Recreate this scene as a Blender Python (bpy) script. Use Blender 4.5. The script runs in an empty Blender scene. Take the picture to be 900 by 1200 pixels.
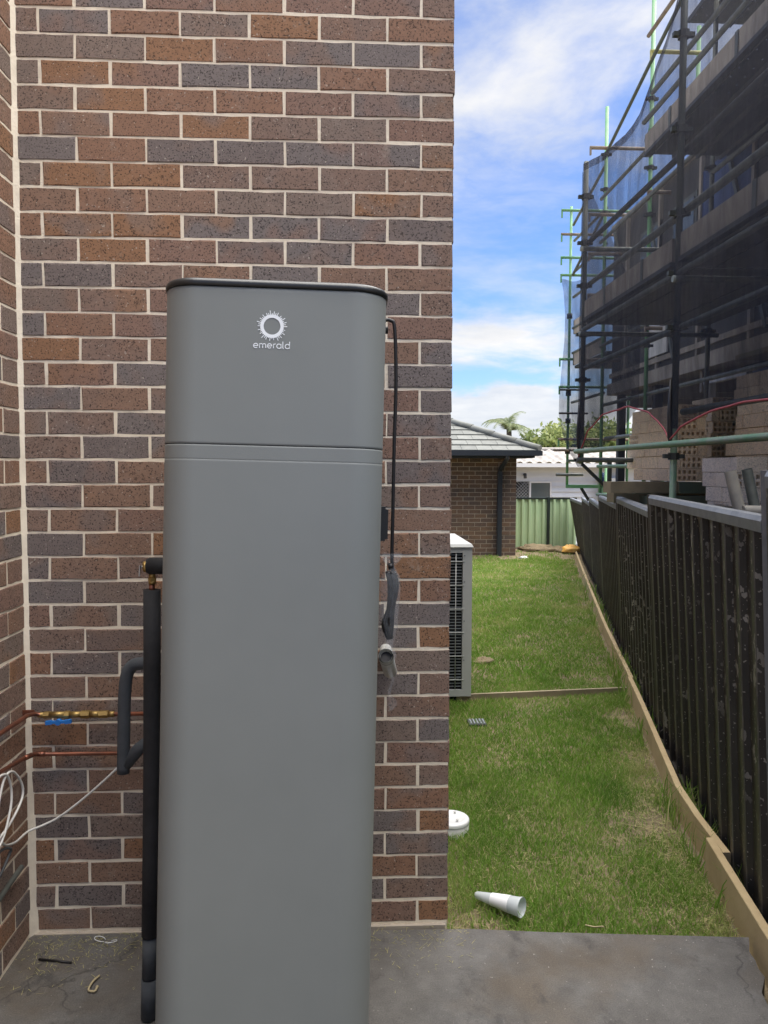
import bpy, math, random
import numpy as np
from mathutils import Vector, Matrix, noise as mnoise
S = bpy.context.scene
COL = S.collection
R = math.radians
random.seed(11)
rng = np.random.default_rng(5)

# ------------------------------------------------------------------ camera
cam = bpy.data.objects.new('camera', bpy.data.cameras.new('camera'))
COL.objects.link(cam)
cam.data.sensor_fit = 'VERTICAL'; cam.data.sensor_height = 36.0; cam.data.lens = 27.0
cam.data.clip_start = 0.05; cam.data.clip_end = 2000
PITCH, ROLL, YAW = -0.0555506, 0.00299888, 0.0459233
fw = Vector((math.sin(YAW)*math.cos(PITCH), math.cos(YAW)*math.cos(PITCH), math.sin(PITCH)))
rt = Vector((math.cos(YAW), -math.sin(YAW), 0)); up = rt.cross(fw)
r2 = rt*math.cos(ROLL)+up*math.sin(ROLL); u2 = -rt*math.sin(ROLL)+up*math.cos(ROLL)
M = Matrix((r2, u2, -fw)).transposed().to_4x4(); M.translation = (1.1546, -2.7733, 1.6995)
cam.matrix_world = M
S.camera = cam

# ------------------------------------------------------------------ light and exposure
SUN_EL, SUN_AZ = R(69), R(82)          # azimuth measured from +Y towards +X
S.view_settings.view_transform = 'Standard'; S.view_settings.look = 'None'
S.view_settings.exposure = 2.56; S.view_settings.gamma = 1.0
S.view_settings.use_curve_mapping = False

W = bpy.data.worlds.new('World'); S.world = W; W.use_nodes = True

class NT:
    """tiny node helper"""
    def __init__(s, tree): s.t = tree; s.t.nodes.clear()
    def n(s, typ, ins=None, **props):
        nd = s.t.nodes.new(typ)
        for k, v in props.items(): setattr(nd, k, v)
        for k, v in (ins or {}).items(): s.set(nd, k, v)
        return nd
    def set(s, nd, k, v):
        sock = nd.inputs[k]
        if isinstance(v, bpy.types.NodeSocket): s.t.links.new(v, sock)
        elif isinstance(v, bpy.types.Node): s.t.links.new(v.outputs[0], sock)
        else: sock.default_value = v
    def math(s, op, a, b=0.0, c=None, clamp=False):
        d = {0: a, 1: b}
        if c is not None: d[2] = c
        return s.n('ShaderNodeMath', d, operation=op, use_clamp=clamp).outputs[0]
    def mix(s, fac, a, b, blend='MIX'):
        nd = s.n('ShaderNodeMix', data_type='RGBA', blend_type=blend)
        s.set(nd, 0, fac)
        for i, v in ((6, a), (7, b)):
            if isinstance(v, (tuple, list)) and len(v) == 3: v = (*v, 1)
            s.set(nd, i, v)
        return nd.outputs[2]
    def ramp(s, fac, stops, interp='LINEAR'):
        nd = s.n('ShaderNodeValToRGB'); s.set(nd, 0, fac)
        cr = nd.color_ramp; cr.interpolation = interp
        while len(cr.elements) < len(stops): cr.elements.new(0.5)
        for e, (p, c) in zip(cr.elements, stops):
            e.position = p
            e.color = (c, c, c, 1) if isinstance(c, (int, float)) else (*c, 1) if len(c) == 3 else c
        return nd.outputs[0]
    def noise(s, vec, scale, detail=4, rough=.55, out=0, **k):
        nd = s.n('ShaderNodeTexNoise', {'Scale': scale, 'Detail': detail, 'Roughness': rough}, **k)
        if vec is not None: s.set(nd, 'Vector', vec)
        return nd.outputs[out]

w = NT(W.node_tree)
sky = w.n('ShaderNodeTexSky', sky_type='NISHITA', sun_disc=False, sun_elevation=SUN_EL, sun_rotation=SUN_AZ,
          air_density=1.0, dust_density=0.35, ozone_density=2.2)
tc = w.n('ShaderNodeTexCoord').outputs['Generated']
sep = w.n('ShaderNodeSeparateXYZ', {0: tc})
zc = w.math('MAXIMUM', sep.outputs[2], 0.0)
den = w.math('ADD', zc, 0.16)
uv = w.n('ShaderNodeCombineXYZ', {0: w.math('DIVIDE', sep.outputs[0], den), 1: w.math('DIVIDE', sep.outputs[1], den), 2: 0.0}).outputs[0]
uvh = w.n('ShaderNodeMapping', {0: uv, 'Location': (8.8, 22.2, 0), 'Scale': (1.0, 1.0, 1)}).outputs[0]
warp = w.noise(uvh, 1.3, 3, .5, out=1)
uvw = w.n('ShaderNodeVectorMath', {0: uvh, 1: w.n('ShaderNodeVectorMath', {0: warp, 'Scale': .35}, operation='SCALE').outputs[0]}, operation='ADD').outputs[0]
n1 = w.noise(uvw, 0.85, 8, .58)                      # big soft cloud sheets
n2 = w.noise(w.n('ShaderNodeMapping', {0: uvw, 'Scale': (.9, 1.4, 1), 'Rotation': (0, 0, .5)}).outputs[0], 1.6, 7, .6)
sheet = w.ramp(n1, [(0.49, 0.0), (0.68, 1.0)], 'EASE')
wisp = w.math('MULTIPLY', w.ramp(n2, [(0.45, 0.0), (0.75, 1.0)], 'EASE'), .45)
# low cumulus near the horizon, puffy in azimuth/elevation
az = w.math('ARCTAN2', sep.outputs[0], sep.outputs[1])
el = w.math('ARCSINE', sep.outputs[2])
cv = w.n('ShaderNodeCombineXYZ', {0: w.math('MULTIPLY', az, 2.6), 1: w.math('MULTIPLY', el, 7.0), 2: 1.7}).outputs[0]
n3 = w.noise(cv, 1.5, 9, .55)
lowb = w.math('SUBTRACT', w.math('ADD', n3, .42), w.math('MULTIPLY', w.math('ABSOLUTE', w.math('SUBTRACT', el, .045)), 5.4))
low = w.ramp(lowb, [(0.50, 0.0), (0.60, .92)], 'EASE')
mask = w.math('MAXIMUM', w.math('MAXIMUM', sheet, wisp), low)
shade = w.ramp(w.noise(uvw, 2.3, 6, .6), [(0.35, (2.7, 2.8, 3.0)), (0.62, (3.45, 3.42, 3.40))])
skyc = w.mix(1.0, sky.outputs[0], (.43, .52, .70), 'MULTIPLY')
colr = w.mix(mask, skyc, shade)
bg = w.n('ShaderNodeBackground', {0: colr, 1: 0.05})
w.n('ShaderNodeOutputWorld', {0: bg})

sun = bpy.data.objects.new('sun', bpy.data.lights.new('sun', 'SUN')); COL.objects.link(sun)
sun.data.energy = 2.2; sun.data.angle = R(80); sun.data.color = (1.0, .95, .87)
sd = Vector((math.cos(SUN_EL)*math.sin(SUN_AZ), math.cos(SUN_EL)*math.cos(SUN_AZ), math.sin(SUN_EL)))
sun.rotation_euler = sd.to_track_quat('Z', 'Y').to_euler(); sun.location = (20, -6, 25)

# ------------------------------------------------------------------ materials
MATS = {}
def mat(name, col, rough=.7, col2=None, scale=6.0, detail=5, bump=0.0, bscale=40.0, metal=0.0, spec=.5, spots=None, alpha=None, obj_rand=0.0, trans=0.0, dist=.004):
    m = bpy.data.materials.new(name); m.use_nodes = True; t = NT(m.node_tree)
    co = t.n('ShaderNodeTexCoord').outputs['Object']
    c = (*col, 1)
    if col2 is not None:
        c = t.mix(t.ramp(t.noise(co, scale, detail, .6), [(.35, 0.0), (.65, 1.0)]), col, col2)
    if spots is not None:                     # (colour, scale, threshold)
        k = t.ramp(t.noise(co, spots[1], 3, .5), [(spots[2], 0.0), (spots[2]+.03, 1.0)])
        c = t.mix(k, c, spots[0])
    if obj_rand:
        r = t.n('ShaderNodeObjectInfo').outputs['Random']
        v = t.math('ADD', 1-obj_rand/2, t.math('MULTIPLY', r, obj_rand))
        c = t.mix(1.0, c, t.n('ShaderNodeCombineColor', {0: v, 1: v, 2: v}).outputs[0], 'MULTIPLY')
    b = t.n('ShaderNodeBsdfPrincipled', {'Base Color': c, 'Roughness': rough, 'Metallic': metal, 'Specular IOR Level': spec})
    if trans: b.inputs['Transmission Weight'].default_value = trans
    if bump:
        bp = t.n('ShaderNodeBump', {'Strength': bump, 'Distance': dist, 'Height': t.noise(co, bscale, 6, .6)})
        t.set(b, 'Normal', bp.outputs[0])
    sh = b.outputs[0]
    if alpha is not None:
        tr = t.n('ShaderNodeBsdfTransparent')
        sh = t.n('ShaderNodeMixShader', {0: alpha, 1: tr.outputs[0], 2: sh}).outputs[0]
    t.n('ShaderNodeOutputMaterial', {0: sh})
    MATS[name] = m
    return m

def brick_material(name, pal, pit=.5, bright=1.0, speck=True):
    m = bpy.data.materials.new(name); m.use_nodes = True; t = NT(m.node_tree)
    oi = t.n('ShaderNodeObjectInfo')
    rnd, loc = oi.outputs['Random'], oi.outputs['Location']
    co = t.n('ShaderNodeTexCoord').outputs['Object']
    v = t.n('ShaderNodeVectorMath', {0: co, 1: t.n('ShaderNodeVectorMath', {0: loc, 'Scale': 7.3}, operation='SCALE').outputs[0]}, operation='ADD').outputs[0]
    base = t.ramp(rnd, pal, 'CONSTANT')
    rnd2 = t.math('FRACT', t.math('MULTIPLY', rnd, 37.7))
    alt = t.ramp(rnd2, pal, 'CONSTANT')
    # kiln flash: one end or a patch of a brick in another tone
    flash = t.ramp(t.noise(v, 5.5, 2, .5), [(.5, 0.0), (.62, .85)])
    c = t.mix(t.math('MULTIPLY', flash, .7), base, alt)
    c = t.mix(t.ramp(t.noise(v, 22, 5, .7), [(.3, .0), (.7, .5)]), c, t.mix(1.0, c, (1.45, 1.4, 1.35), 'MULTIPLY'))
    hole = t.ramp(t.noise(v, 165, 3, .7), [(.385, 1.0), (.46, 0.0)])
    c = t.mix(t.math('MULTIPLY', hole, .8), c, (.016, .012, .011))
    if speck:
        k = t.ramp(t.noise(v, 120, 1, .5), [(.71, 0.0), (.75, .8)])
        c = t.mix(k, c, (.42, .37, .31))
        # lime bloom and mortar smears near the joints
        sm = t.ramp(t.noise(v, 9, 6, .75), [(.60, 0.0), (.72, .42)])
        c = t.mix(sm, c, (.40, .35, .29))
    c = t.mix(1.0, c, (1.1, 1.08, 1.06), 'MULTIPLY')
    if bright != 1.0: c = t.mix(1.0, c, (bright,)*3, 'MULTIPLY')
    b = t.n('ShaderNodeBsdfPrincipled', {'Base Color': c, 'Roughness': .82, 'Specular IOR Level': .35})
    h = t.math('SUBTRACT', t.math('MULTIPLY', t.noise(v, 45, 5, .65), .6), t.math('MULTIPLY', hole, .7))
    t.set(b, 'Normal', t.n('ShaderNodeBump', {'Strength': pit, 'Distance': .003, 'Height': h}).outputs[0])
    t.n('ShaderNodeOutputMaterial', {0: b})
    return m

PAL = [(0.0, (0.2177, 0.1392, 0.0997)), (0.17, (0.199, 0.1365, 0.1069)), (0.33, (0.1896, 0.1455, 0.1212)), (0.46, (0.1661, 0.1436, 0.1354)), (0.58, (0.2271, 0.1321, 0.0873)), (0.7, (0.1549, 0.1285, 0.1195)), (0.8, (0.2083, 0.1321, 0.1016)), (0.93, (0.243, 0.1346, 0.0755))]
M_brick = brick_material('clinker_brick', PAL, .55)
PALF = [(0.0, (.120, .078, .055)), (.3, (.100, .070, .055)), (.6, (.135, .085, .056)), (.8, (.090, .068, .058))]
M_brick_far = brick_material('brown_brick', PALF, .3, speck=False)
PALC = [(0.0, (.80, .66, .49)), (.3, (.83, .70, .52)), (.6, (.76, .63, .47)), (.85, (.85, .71, .53))]
M_brick_cream = brick_material('cream_brick', PALC, .2, speck=False)
PALW = [(0.0, (.80, .73, .64)), (.4, (.83, .76, .67)), (.8, (.77, .70, .61))]
M_brick_pale = brick_material('pale_brick', PALW, .2, speck=False)
M_mortar = mat('mortar', (.90, .80, .63), .95, (.76, .665, .52), 14, 6, .9, 130, dist=.003)
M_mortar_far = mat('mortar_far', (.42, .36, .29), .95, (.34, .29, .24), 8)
M_case = mat('heater_casing', (.186, .198, .188), .5, (.198, .210, .200), 3, 3, .05, 300, spec=.45)
M_lid = mat('black_plastic', (.012, .013, .014), .38)
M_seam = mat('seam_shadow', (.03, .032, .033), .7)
M_logo = mat('white_print', (.80, .83, .84), .5)
M_foam = mat('black_foam', (.012, .012, .013), .85, (.02, .02, .022), 20, bump=.3, bscale=120)
M_foamg = mat('grey_foam', (.045, .05, .056), .85, (.06, .066, .072), 20, bump=.3, bscale=120)
M_brass = mat('brass', (.50, .35, .13), .55, (.34, .23, .09), 30, metal=1.0)
M_copper = mat('copper', (.36, .14, .085), .42, (.22, .10, .07), 25, metal=.85)
M_blue = mat('blue_plastic', (.02, .17, .52), .4)
M_steel = mat('steel', (.45, .45, .44), .4, (.3, .3, .3), 20, metal=.9)
M_cablew = mat('white_cable', (.62, .60, .55), .5)
M_cableg = mat('grey_cable', (.055, .058, .06), .6)
M_cord = mat('black_cord', (.012, .010, .010), .5)
M_bag = mat('clear_plastic', (.72, .76, .80), .08, alpha=.11, spec=1.0, bump=.8, bscale=30, dist=.01)
M_pvc = mat('pvc', (.60, .60, .57), .45, (.50, .50, .47), 30)
M_soil = mat('soil', (.25, .195, .115), 1.0, (.16, .125, .075), 9, 8, 1.0, 50, dist=.02)
M_acw = mat('ac_casing', (.52, .53, .51), .45, (.47, .48, .46), 4)
M_dark = mat('dark_inside', (.008, .009, .010), .9)
M_wire = mat('guard_wire', (.22, .24, .25), .5)
M_pine = mat('pine', (.52, .40, .22), .85, (.42, .31, .16), 5, 6, .5, 60, dist=.002)
M_pine2 = mat('weathered_pine', (.33, .27, .17), .9, (.23, .19, .12), 5, 6, .5, 60, dist=.002)
M_sleeper = mat('treated_timber', (.22, .21, .13), .9, (.30, .235, .15), 3, 6, .6, 40, dist=.004)
M_sleeperg = mat('green_treated_timber', (.11, .15, .11), .9, (.17, .185, .12), 3, 6, .6, 40, dist=.004)
M_fcap = mat('fence_cap', (.13, .14, .155), .45, (.19, .20, .215), 14, 6, spec=.5)
M_fgreen = mat('green_fence', (.42, .57, .33), .5, (.46, .60, .36), 3)
M_gpost = mat('dark_green_post', (.02, .03, .025), .5)
M_fascia = mat('charcoal_paint', (.022, .027, .036), .45)
M_tile = mat('concrete_tile', (.165, .170, .155), .85, (.125, .130, .12), 6, 6, .3, 60, obj_rand=.25)
M_tilew = mat('pale_tile', (.36, .335, .30), .85, (.22, .20, .18), 4, 6, .4, 30)
M_wb = mat('white_board', (.74, .76, .77), .6, (.68, .70, .72), 2)
M_glass = mat('window_glass', (.10, .12, .12), .12, spec=.8)
M_lattice = mat('lattice', (.40, .41, .40), .7)
M_galv = mat('galvanised', (.17, .18, .165), .55, (.11, .125, .11), 12, 6, metal=.3)
M_gtube = mat('green_tube', (.095, .21, .115), .55, (.20, .235, .185), 9, 6, metal=.2)
M_dtube = mat('dark_green_tube', (.045, .062, .050), .55, (.075, .085, .072), 9, 6)
M_gbright = mat('bright_green_tube', (.10, .30, .12), .55, (.16, .33, .16), 9, 6)
M_yellow = mat('yellow_transom', (.42, .42, .12), .55, (.33, .27, .13), 5)
M_rust = mat('rusty_tube', (.19, .13, .09), .6, (.26, .22, .17), 9, 6, metal=.3)
M_toe = mat('toe_board', (.46, .41, .345), .8, (.32, .285, .24), 3, 7, .2, 40)
M_plank = mat('steel_plank', (.10, .105, .105), .6, (.065, .07, .07), 4, 6, metal=.4)
M_clamp = mat('dark_clamp', (.05, .055, .05), .6, metal=.5)
def net_material(name, col, lo, hi):
    m = bpy.data.materials.new(name); m.use_nodes = True; t = NT(m.node_tree)
    co = t.n('ShaderNodeTexCoord').outputs['Object']
    fold = t.noise(t.n('ShaderNodeMapping', {0: co, 'Scale': (3, 4.5, .7), 'Rotation': (.25, 0, 0)}).outputs[0], 1.6, 6, .6)
    fold2 = t.noise(t.n('ShaderNodeMapping', {0: co, 'Scale': (3, 5, 1.2), 'Rotation': (-.5, 0, 0)}).outputs[0], 4.0, 4, .6)
    a = t.math('ADD', lo, t.math('MULTIPLY', t.ramp(t.math('ADD', t.math('MULTIPLY', fold, .65), t.math('MULTIPLY', fold2, .35)), [(.36, 0.0), (.66, 1.0)]), hi-lo))
    b = t.n('ShaderNodeBsdfDiffuse', {'Color': (*col, 1)}); tl = t.n('ShaderNodeBsdfTranslucent', {0: (*col, 1)})
    t.set(b, 'Normal', t.n('ShaderNodeBump', {'Strength': .6, 'Distance': .06, 'Height': fold}).outputs[0])
    sh = t.n('ShaderNodeMixShader', {0: .35, 1: b.outputs[0], 2: tl.outputs[0]})
    o = t.n('ShaderNodeMixShader', {0: a, 1: t.n('ShaderNodeBsdfTransparent').outputs[0], 2: sh.outputs[0]})
    t.n('ShaderNodeOutputMaterial', {0: o.outputs[0]}); return m
M_net = net_material('shade_cloth', (.062, .064, .078), .48, .78)
M_net_far = net_material('blue_shade_cloth', (.05, .065, .105), .38, .80)
M_hem = mat('red_hem', (.36, .07, .075), .7)
M_sark = mat('blue_wrap', (.020, .048, .155), .55, (.03, .06, .18), 2, bump=.4, bscale=3, dist=.05)
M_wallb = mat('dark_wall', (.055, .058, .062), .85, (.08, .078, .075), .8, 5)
M_white = mat('white_paint', (.75, .75, .74), .6)
M_palew = mat('tube_plastic', (.66, .70, .71), .3, alpha=.72)
M_label = mat('paper_label', (.80, .80, .80), .6)
M_orange = mat('orange_bag', (.72, .36, .05), .6, (.78, .50, .16), 6)
M_yel = mat('yellow_plastic', (.70, .52, .02), .45)
M_trunk = mat('bark', (.14, .11, .085), .95, (.09, .07, .05), 6)
M_straw = mat('dry_straw', (.40, .33, .19), .9)
M_zip = mat('white_nylon', (.66, .66, .64), .5)
M_steelpost = mat('mortar_stained_post', (.36, .33, .27), .75, (.26, .25, .22), 12, 6)

def leaf_material(name, a, b, c, sub=True):
    m = bpy.data.materials.new(name); m.use_nodes = True; t = NT(m.node_tree)
    at = t.n('ShaderNodeAttribute', attribute_name='tint')
    col = t.ramp(at.outputs['Fac'], [(0.0, a), (.5, b), (1.0, c)])
    b_ = t.n('ShaderNodeBsdfPrincipled', {'Base Color': col, 'Roughness': .6, 'Specular IOR Level': .3})
    tl = t.n('ShaderNodeBsdfTranslucent', {0: col})
    sh = t.n('ShaderNodeMixShader', {0: .42, 1: b_.outputs[0], 2: tl.outputs[0]})
    t.n('ShaderNodeOutputMaterial', {0: sh})
    return m
M_grass = leaf_material('grass_blades', (.090, .190, .026), (.190, .335, .046), (.51, .44, .22))
M_leaf = leaf_material('tree_leaves', (.12, .17, .055), (.22, .27, .09), (.36, .37, .15))
M_frond = leaf_material('palm_leaves', (.12, .17, .08), (.21, .25, .12), (.30, .32, .16))

# concrete slab
def concrete():
    m = bpy.data.materials.new('concrete'); m.use_nodes = True; t = NT(m.node_tree)
    co = t.n('ShaderNodeTexCoord').outputs['Object']
    c = t.mix(t.ramp(t.noise(co, 2.2, 7, .62), [(.32, 0.0), (.68, 1.0)]), (.078, .074, .070), (.122, .115, .107))
    c = t.mix(t.ramp(t.noise(co, 14, 8, .7), [(.4, 0.0), (.7, .55)]), c, (.165, .156, .145))
    dirt = t.ramp(t.noise(co, 1.6, 5, .6, out=0), [(.52, 0.0), (.66, .8)])
    c = t.mix(dirt, c, (.105, .084, .062))
    dk = t.ramp(t.noise(t.n('ShaderNodeMapping', {0: co, 'Scale': (1.5, 1.0, 1), 'Rotation': (0, 0, .7)}).outputs[0], 4.5, 8, .72), [(.56, 0.0), (.66, .8)])
    c = t.mix(dk, c, (.05, .046, .043))
    wt = t.ramp(t.noise(co, 6.5, 6, .62), [(.71, 0.0), (.74, .7)])
    c = t.mix(wt, c, (.55, .54, .52))
    fl = t.ramp(t.noise(co, 70, 2, .5), [(.70, 0.0), (.74, .7)])
    c = t.mix(fl, c, (.36, .34, .31))
    wv = t.n('ShaderNodeVectorMath', {0: co, 1: t.n('ShaderNodeVectorMath', {0: t.noise(co, 5, 4, .6, out=1), 'Scale': .22}, operation='SCALE').outputs[0]}, operation='ADD').outputs[0]
    cr = t.n('ShaderNodeTexVoronoi', {'Vector': wv, 'Scale': 1.15}, feature='DISTANCE_TO_EDGE').outputs['Distance']
    ck = t.math('MULTIPLY', t.ramp(cr, [(.0, 1.0), (.006, 0.0)]), t.ramp(t.noise(co, 1.7, 2), [(.5, 0.0), (.56, .75)]))
    c = t.mix(ck, c, (.03, .028, .026))
    wet = t.ramp(t.noise(co, 3.4, 6, .65), [(.47, 0.0), (.6, .5)])
    c = t.mix(wet, c, t.mix(1.0, c, (.66, .64, .62), 'MULTIPLY'))
    gt = t.ramp(t.noise(co, 210, 3, .7), [(.3, (.72, .72, .72)), (.7, (1.3, 1.3, 1.28))])
    c = t.mix(1.0, c, gt, 'MULTIPLY')
    sc2 = t.ramp(t.noise(t.n('ShaderNodeMapping', {0: co, 'Scale': (9, .8, 1), 'Rotation': (0, 0, .9)}).outputs[0], 5, 5, .7), [(.66, 0.0), (.70, .35)])
    c = t.mix(sc2, c, (.30, .29, .27))
    b = t.n('ShaderNodeBsdfPrincipled', {'Base Color': c, 'Roughness': t.ramp(t.noise(co, 3, 4), [(.3, .55), (.7, .85)])})
    h = t.math('ADD', t.math('MULTIPLY', t.noise(co, 9, 9, .78), 1.3), t.math('MULTIPLY', t.noise(co, 160, 3, .6), .12))
    t.set(b, 'Normal', t.n('ShaderNodeBump', {'Strength': .6, 'Distance': .014, 'Height': h}).outputs[0])
    t.n('ShaderNodeOutputMaterial', {0: b}); return m
M_conc = concrete()

# black fence sheet with dried mortar splashes
def fence_sheet(splash):
    m = bpy.data.materials.new('black_sheet_steel'); m.use_nodes = True; t = NT(m.node_tree)
    co = t.n('ShaderNodeTexCoord').outputs['Object']
    c = t.mix(t.ramp(t.noise(co, 1.5, 6, .65), [(.35, 0.0), (.7, 1.0)]), (.032, .028, .023), (.062, .055, .044))
    if splash:
        big = t.ramp(t.noise(co, 1.1, 2, .5), [(.40, 0.0), (.60, 1.0)])
        k = t.ramp(t.noise(t.n('ShaderNodeMapping', {0: co, 'Scale': (1, 1, .75), 'Rotation': (.5, 0, 0)}).outputs[0], 19, 3, .55), [(.612, 0.0), (.626, 1.0)])
        k2 = t.ramp(t.noise(co, 75, 1.5, .5), [(.68, 0.0), (.70, 1.0)])
        f = t.math('MULTIPLY', t.math('MAXIMUM', t.math('MULTIPLY', k, big), t.math('MULTIPLY', k2, .7)), .8)
        c = t.mix(f, c, (.46, .42, .35))
    b = t.n('ShaderNodeBsdfPrincipled', {'Base Color': c, 'Roughness': .5, 'Specular IOR Level': .4})
    t.n('ShaderNodeOutputMaterial', {0: b}); return m
M_crest = mat('rib_highlight', (.14, .13, .115), .5, (.06, .055, .047), 9, 6)  # highlight along the rib crests, painted in as a lighter colour
M_fsheet_s = fence_sheet(True); M_fsheet = fence_sheet(False)

# ------------------------------------------------------------------ mesh builder
def link(o, parent=None):
    COL.objects.link(o)
    if parent is not None: o.parent = parent
    return o

class MB:
    """collects faces in world coordinates; build() links ONE mesh object"""
    def __init__(s): s.v = []; s.f = []; s.sm = []
    def add(s, vs, fs, smooth=False):
        b = len(s.v); s.v += [tuple(p) for p in vs]
        for q in fs: s.f.append(tuple(i+b for i in q)); s.sm.append(smooth)
        return s
    def box(s, lo, hi):
        (x0, y0, z0), (x1, y1, z1) = lo, hi
        return s.add([(x0,y0,z0),(x1,y0,z0),(x1,y1,z0),(x0,y1,z0),(x0,y0,z1),(x1,y0,z1),(x1,y1,z1),(x0,y1,z1)],
                     [(3,2,1,0),(4,5,6,7),(0,1,5,4),(1,2,6,5),(2,3,7,6),(3,0,4,7)])
    def obox(s, p, q, wdt, hgt, upv=(0,0,1)):
        """bar from p to q with a rectangular section"""
        p, q = Vector(p), Vector(q); d = (q-p).normalized(); u = Vector(upv)
        if abs(d.dot(u)) > .98: u = Vector((1,0,0))
        sd = d.cross(u).normalized()*(wdt/2); uu = sd.cross(d).normalized()*(hgt/2)
        c = [p-sd-uu, p+sd-uu, p+sd+uu, p-sd+uu, q-sd-uu, q+sd-uu, q+sd+uu, q-sd+uu]
        return s.add(c, [(0,1,2,3),(7,6,5,4),(0,4,5,1),(1,5,6,2),(2,6,7,3),(3,7,4,0)])
    def tube(s, pts, r, n=10, caps=True, smooth=True):
        pts = [Vector(p) for p in pts]; rs = r if isinstance(r, (list, tuple)) else [r]*len(pts)
        ref = Vector((0,0,1)); t0 = (pts[1]-pts[0]).normalized()
        if abs(t0.dot(ref)) > .9: ref = Vector((1,0,0))
        sd = t0.cross(ref).normalized(); vs = []
        for i, p in enumerate(pts):
            t = (pts[min(i+1, len(pts)-1)]-pts[max(i-1, 0)])
            t = t.normalized() if t.length > 1e-9 else t0
            sd = (sd-t*sd.dot(t)); sd = sd.normalized() if sd.length > 1e-6 else t.orthogonal().normalized()
            b = t.cross(sd)
            for k in range(n):
                a = 2*math.pi*k/n; vs.append(p+(sd*math.cos(a)+b*math.sin(a))*rs[i])
        fs = []
        for i in range(len(pts)-1):
            for k in range(n):
                fs.append((i*n+k, i*n+(k+1)%n, (i+1)*n+(k+1)%n, (i+1)*n+k))
        s.add(vs, fs, smooth)
        if caps:
            b = len(s.v)-len(vs)
            s.f.append(tuple(b+k for k in range(n))[::-1]); s.sm.append(False)
            s.f.append(tuple(b+(len(pts)-1)*n+k for k in range(n))); s.sm.append(False)
        return s
    def lathe(s, prof, c=(0,0,0), n=32, axis='Z'):
        vs = []; fs = []
        for (r, z) in prof:
            for k in range(n):
                a = 2*math.pi*k/n; x, y = r*math.cos(a), r*math.sin(a)
                p = (x, y, z) if axis == 'Z' else (x, -z, y) if axis == 'Y' else (z, x, y)
                vs.append((p[0]+c[0], p[1]+c[1], p[2]+c[2]))
        for i in range(len(prof)-1):
            for k in range(n): fs.append((i*n+k, i*n+(k+1)%n, (i+1)*n+(k+1)%n, (i+1)*n+k))
        return s.add(vs, fs, True)
    def build(s, name, m, parent=None, origin=None):
        o = None
        if origin is None:
            if parent is not None:
                origin = Vector((0,0,0)); q = parent
                while q is not None: origin = origin+q.location; q = q.parent
            else:
                a = np.array(s.v); lo, hi = a.min(0), a.max(0)
                origin = Vector(((lo[0]+hi[0])/2, (lo[1]+hi[1])/2, lo[2]))
        origin = Vector(origin)
        me = bpy.data.meshes.new(name)
        me.from_pydata([(x-origin.x, y-origin.y, z-origin.z) for x, y, z in s.v], [], s.f)
        me.polygons.foreach_set('use_smooth', s.sm)
        me.materials.append(m); me.validate(); me.update()
        o = bpy.data.objects.new(name, me)
        if parent is None: o.location = origin
        return link(o, parent)

def tag(o, label, cat, group=None):
    o['label'] = label; o['category'] = cat
    if group: o['group'] = group
    return o
def thing(name, label, cat, loc, group=None, rot=None):
    o = bpy.data.objects.new(name, None); o.location = loc; o.empty_display_size = .1
    if rot: o.rotation_euler = rot
    link(o); return tag(o, label, cat, group)
def struct(o): o['kind'] = 'structure'; return o
def stuff(o): o['kind'] = 'stuff'; return o
def inst(name, me, parent, loc, rot=None):
    o = bpy.data.objects.new(name, me); o.location = loc
    if rot: o.rotation_euler = rot
    return link(o, parent)
def bez(pts, k=8):
    """Catmull-Rom through pts"""
    P = [Vector(p) for p in pts]; P = [2*P[0]-P[1]]+P+[2*P[-1]-P[-2]]; out = []
    for i in range(1, len(P)-2):
        for j in range(k):
            t = j/k
            out.append(.5*(2*P[i]+(P[i+1]-P[i-1])*t+(2*P[i-1]-5*P[i]+4*P[i+1]-P[i+2])*t*t+(3*P[i]-P[i-1]-3*P[i+1]+P[i+2])*t**3))
    out.append(P[-2]); return out

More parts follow.
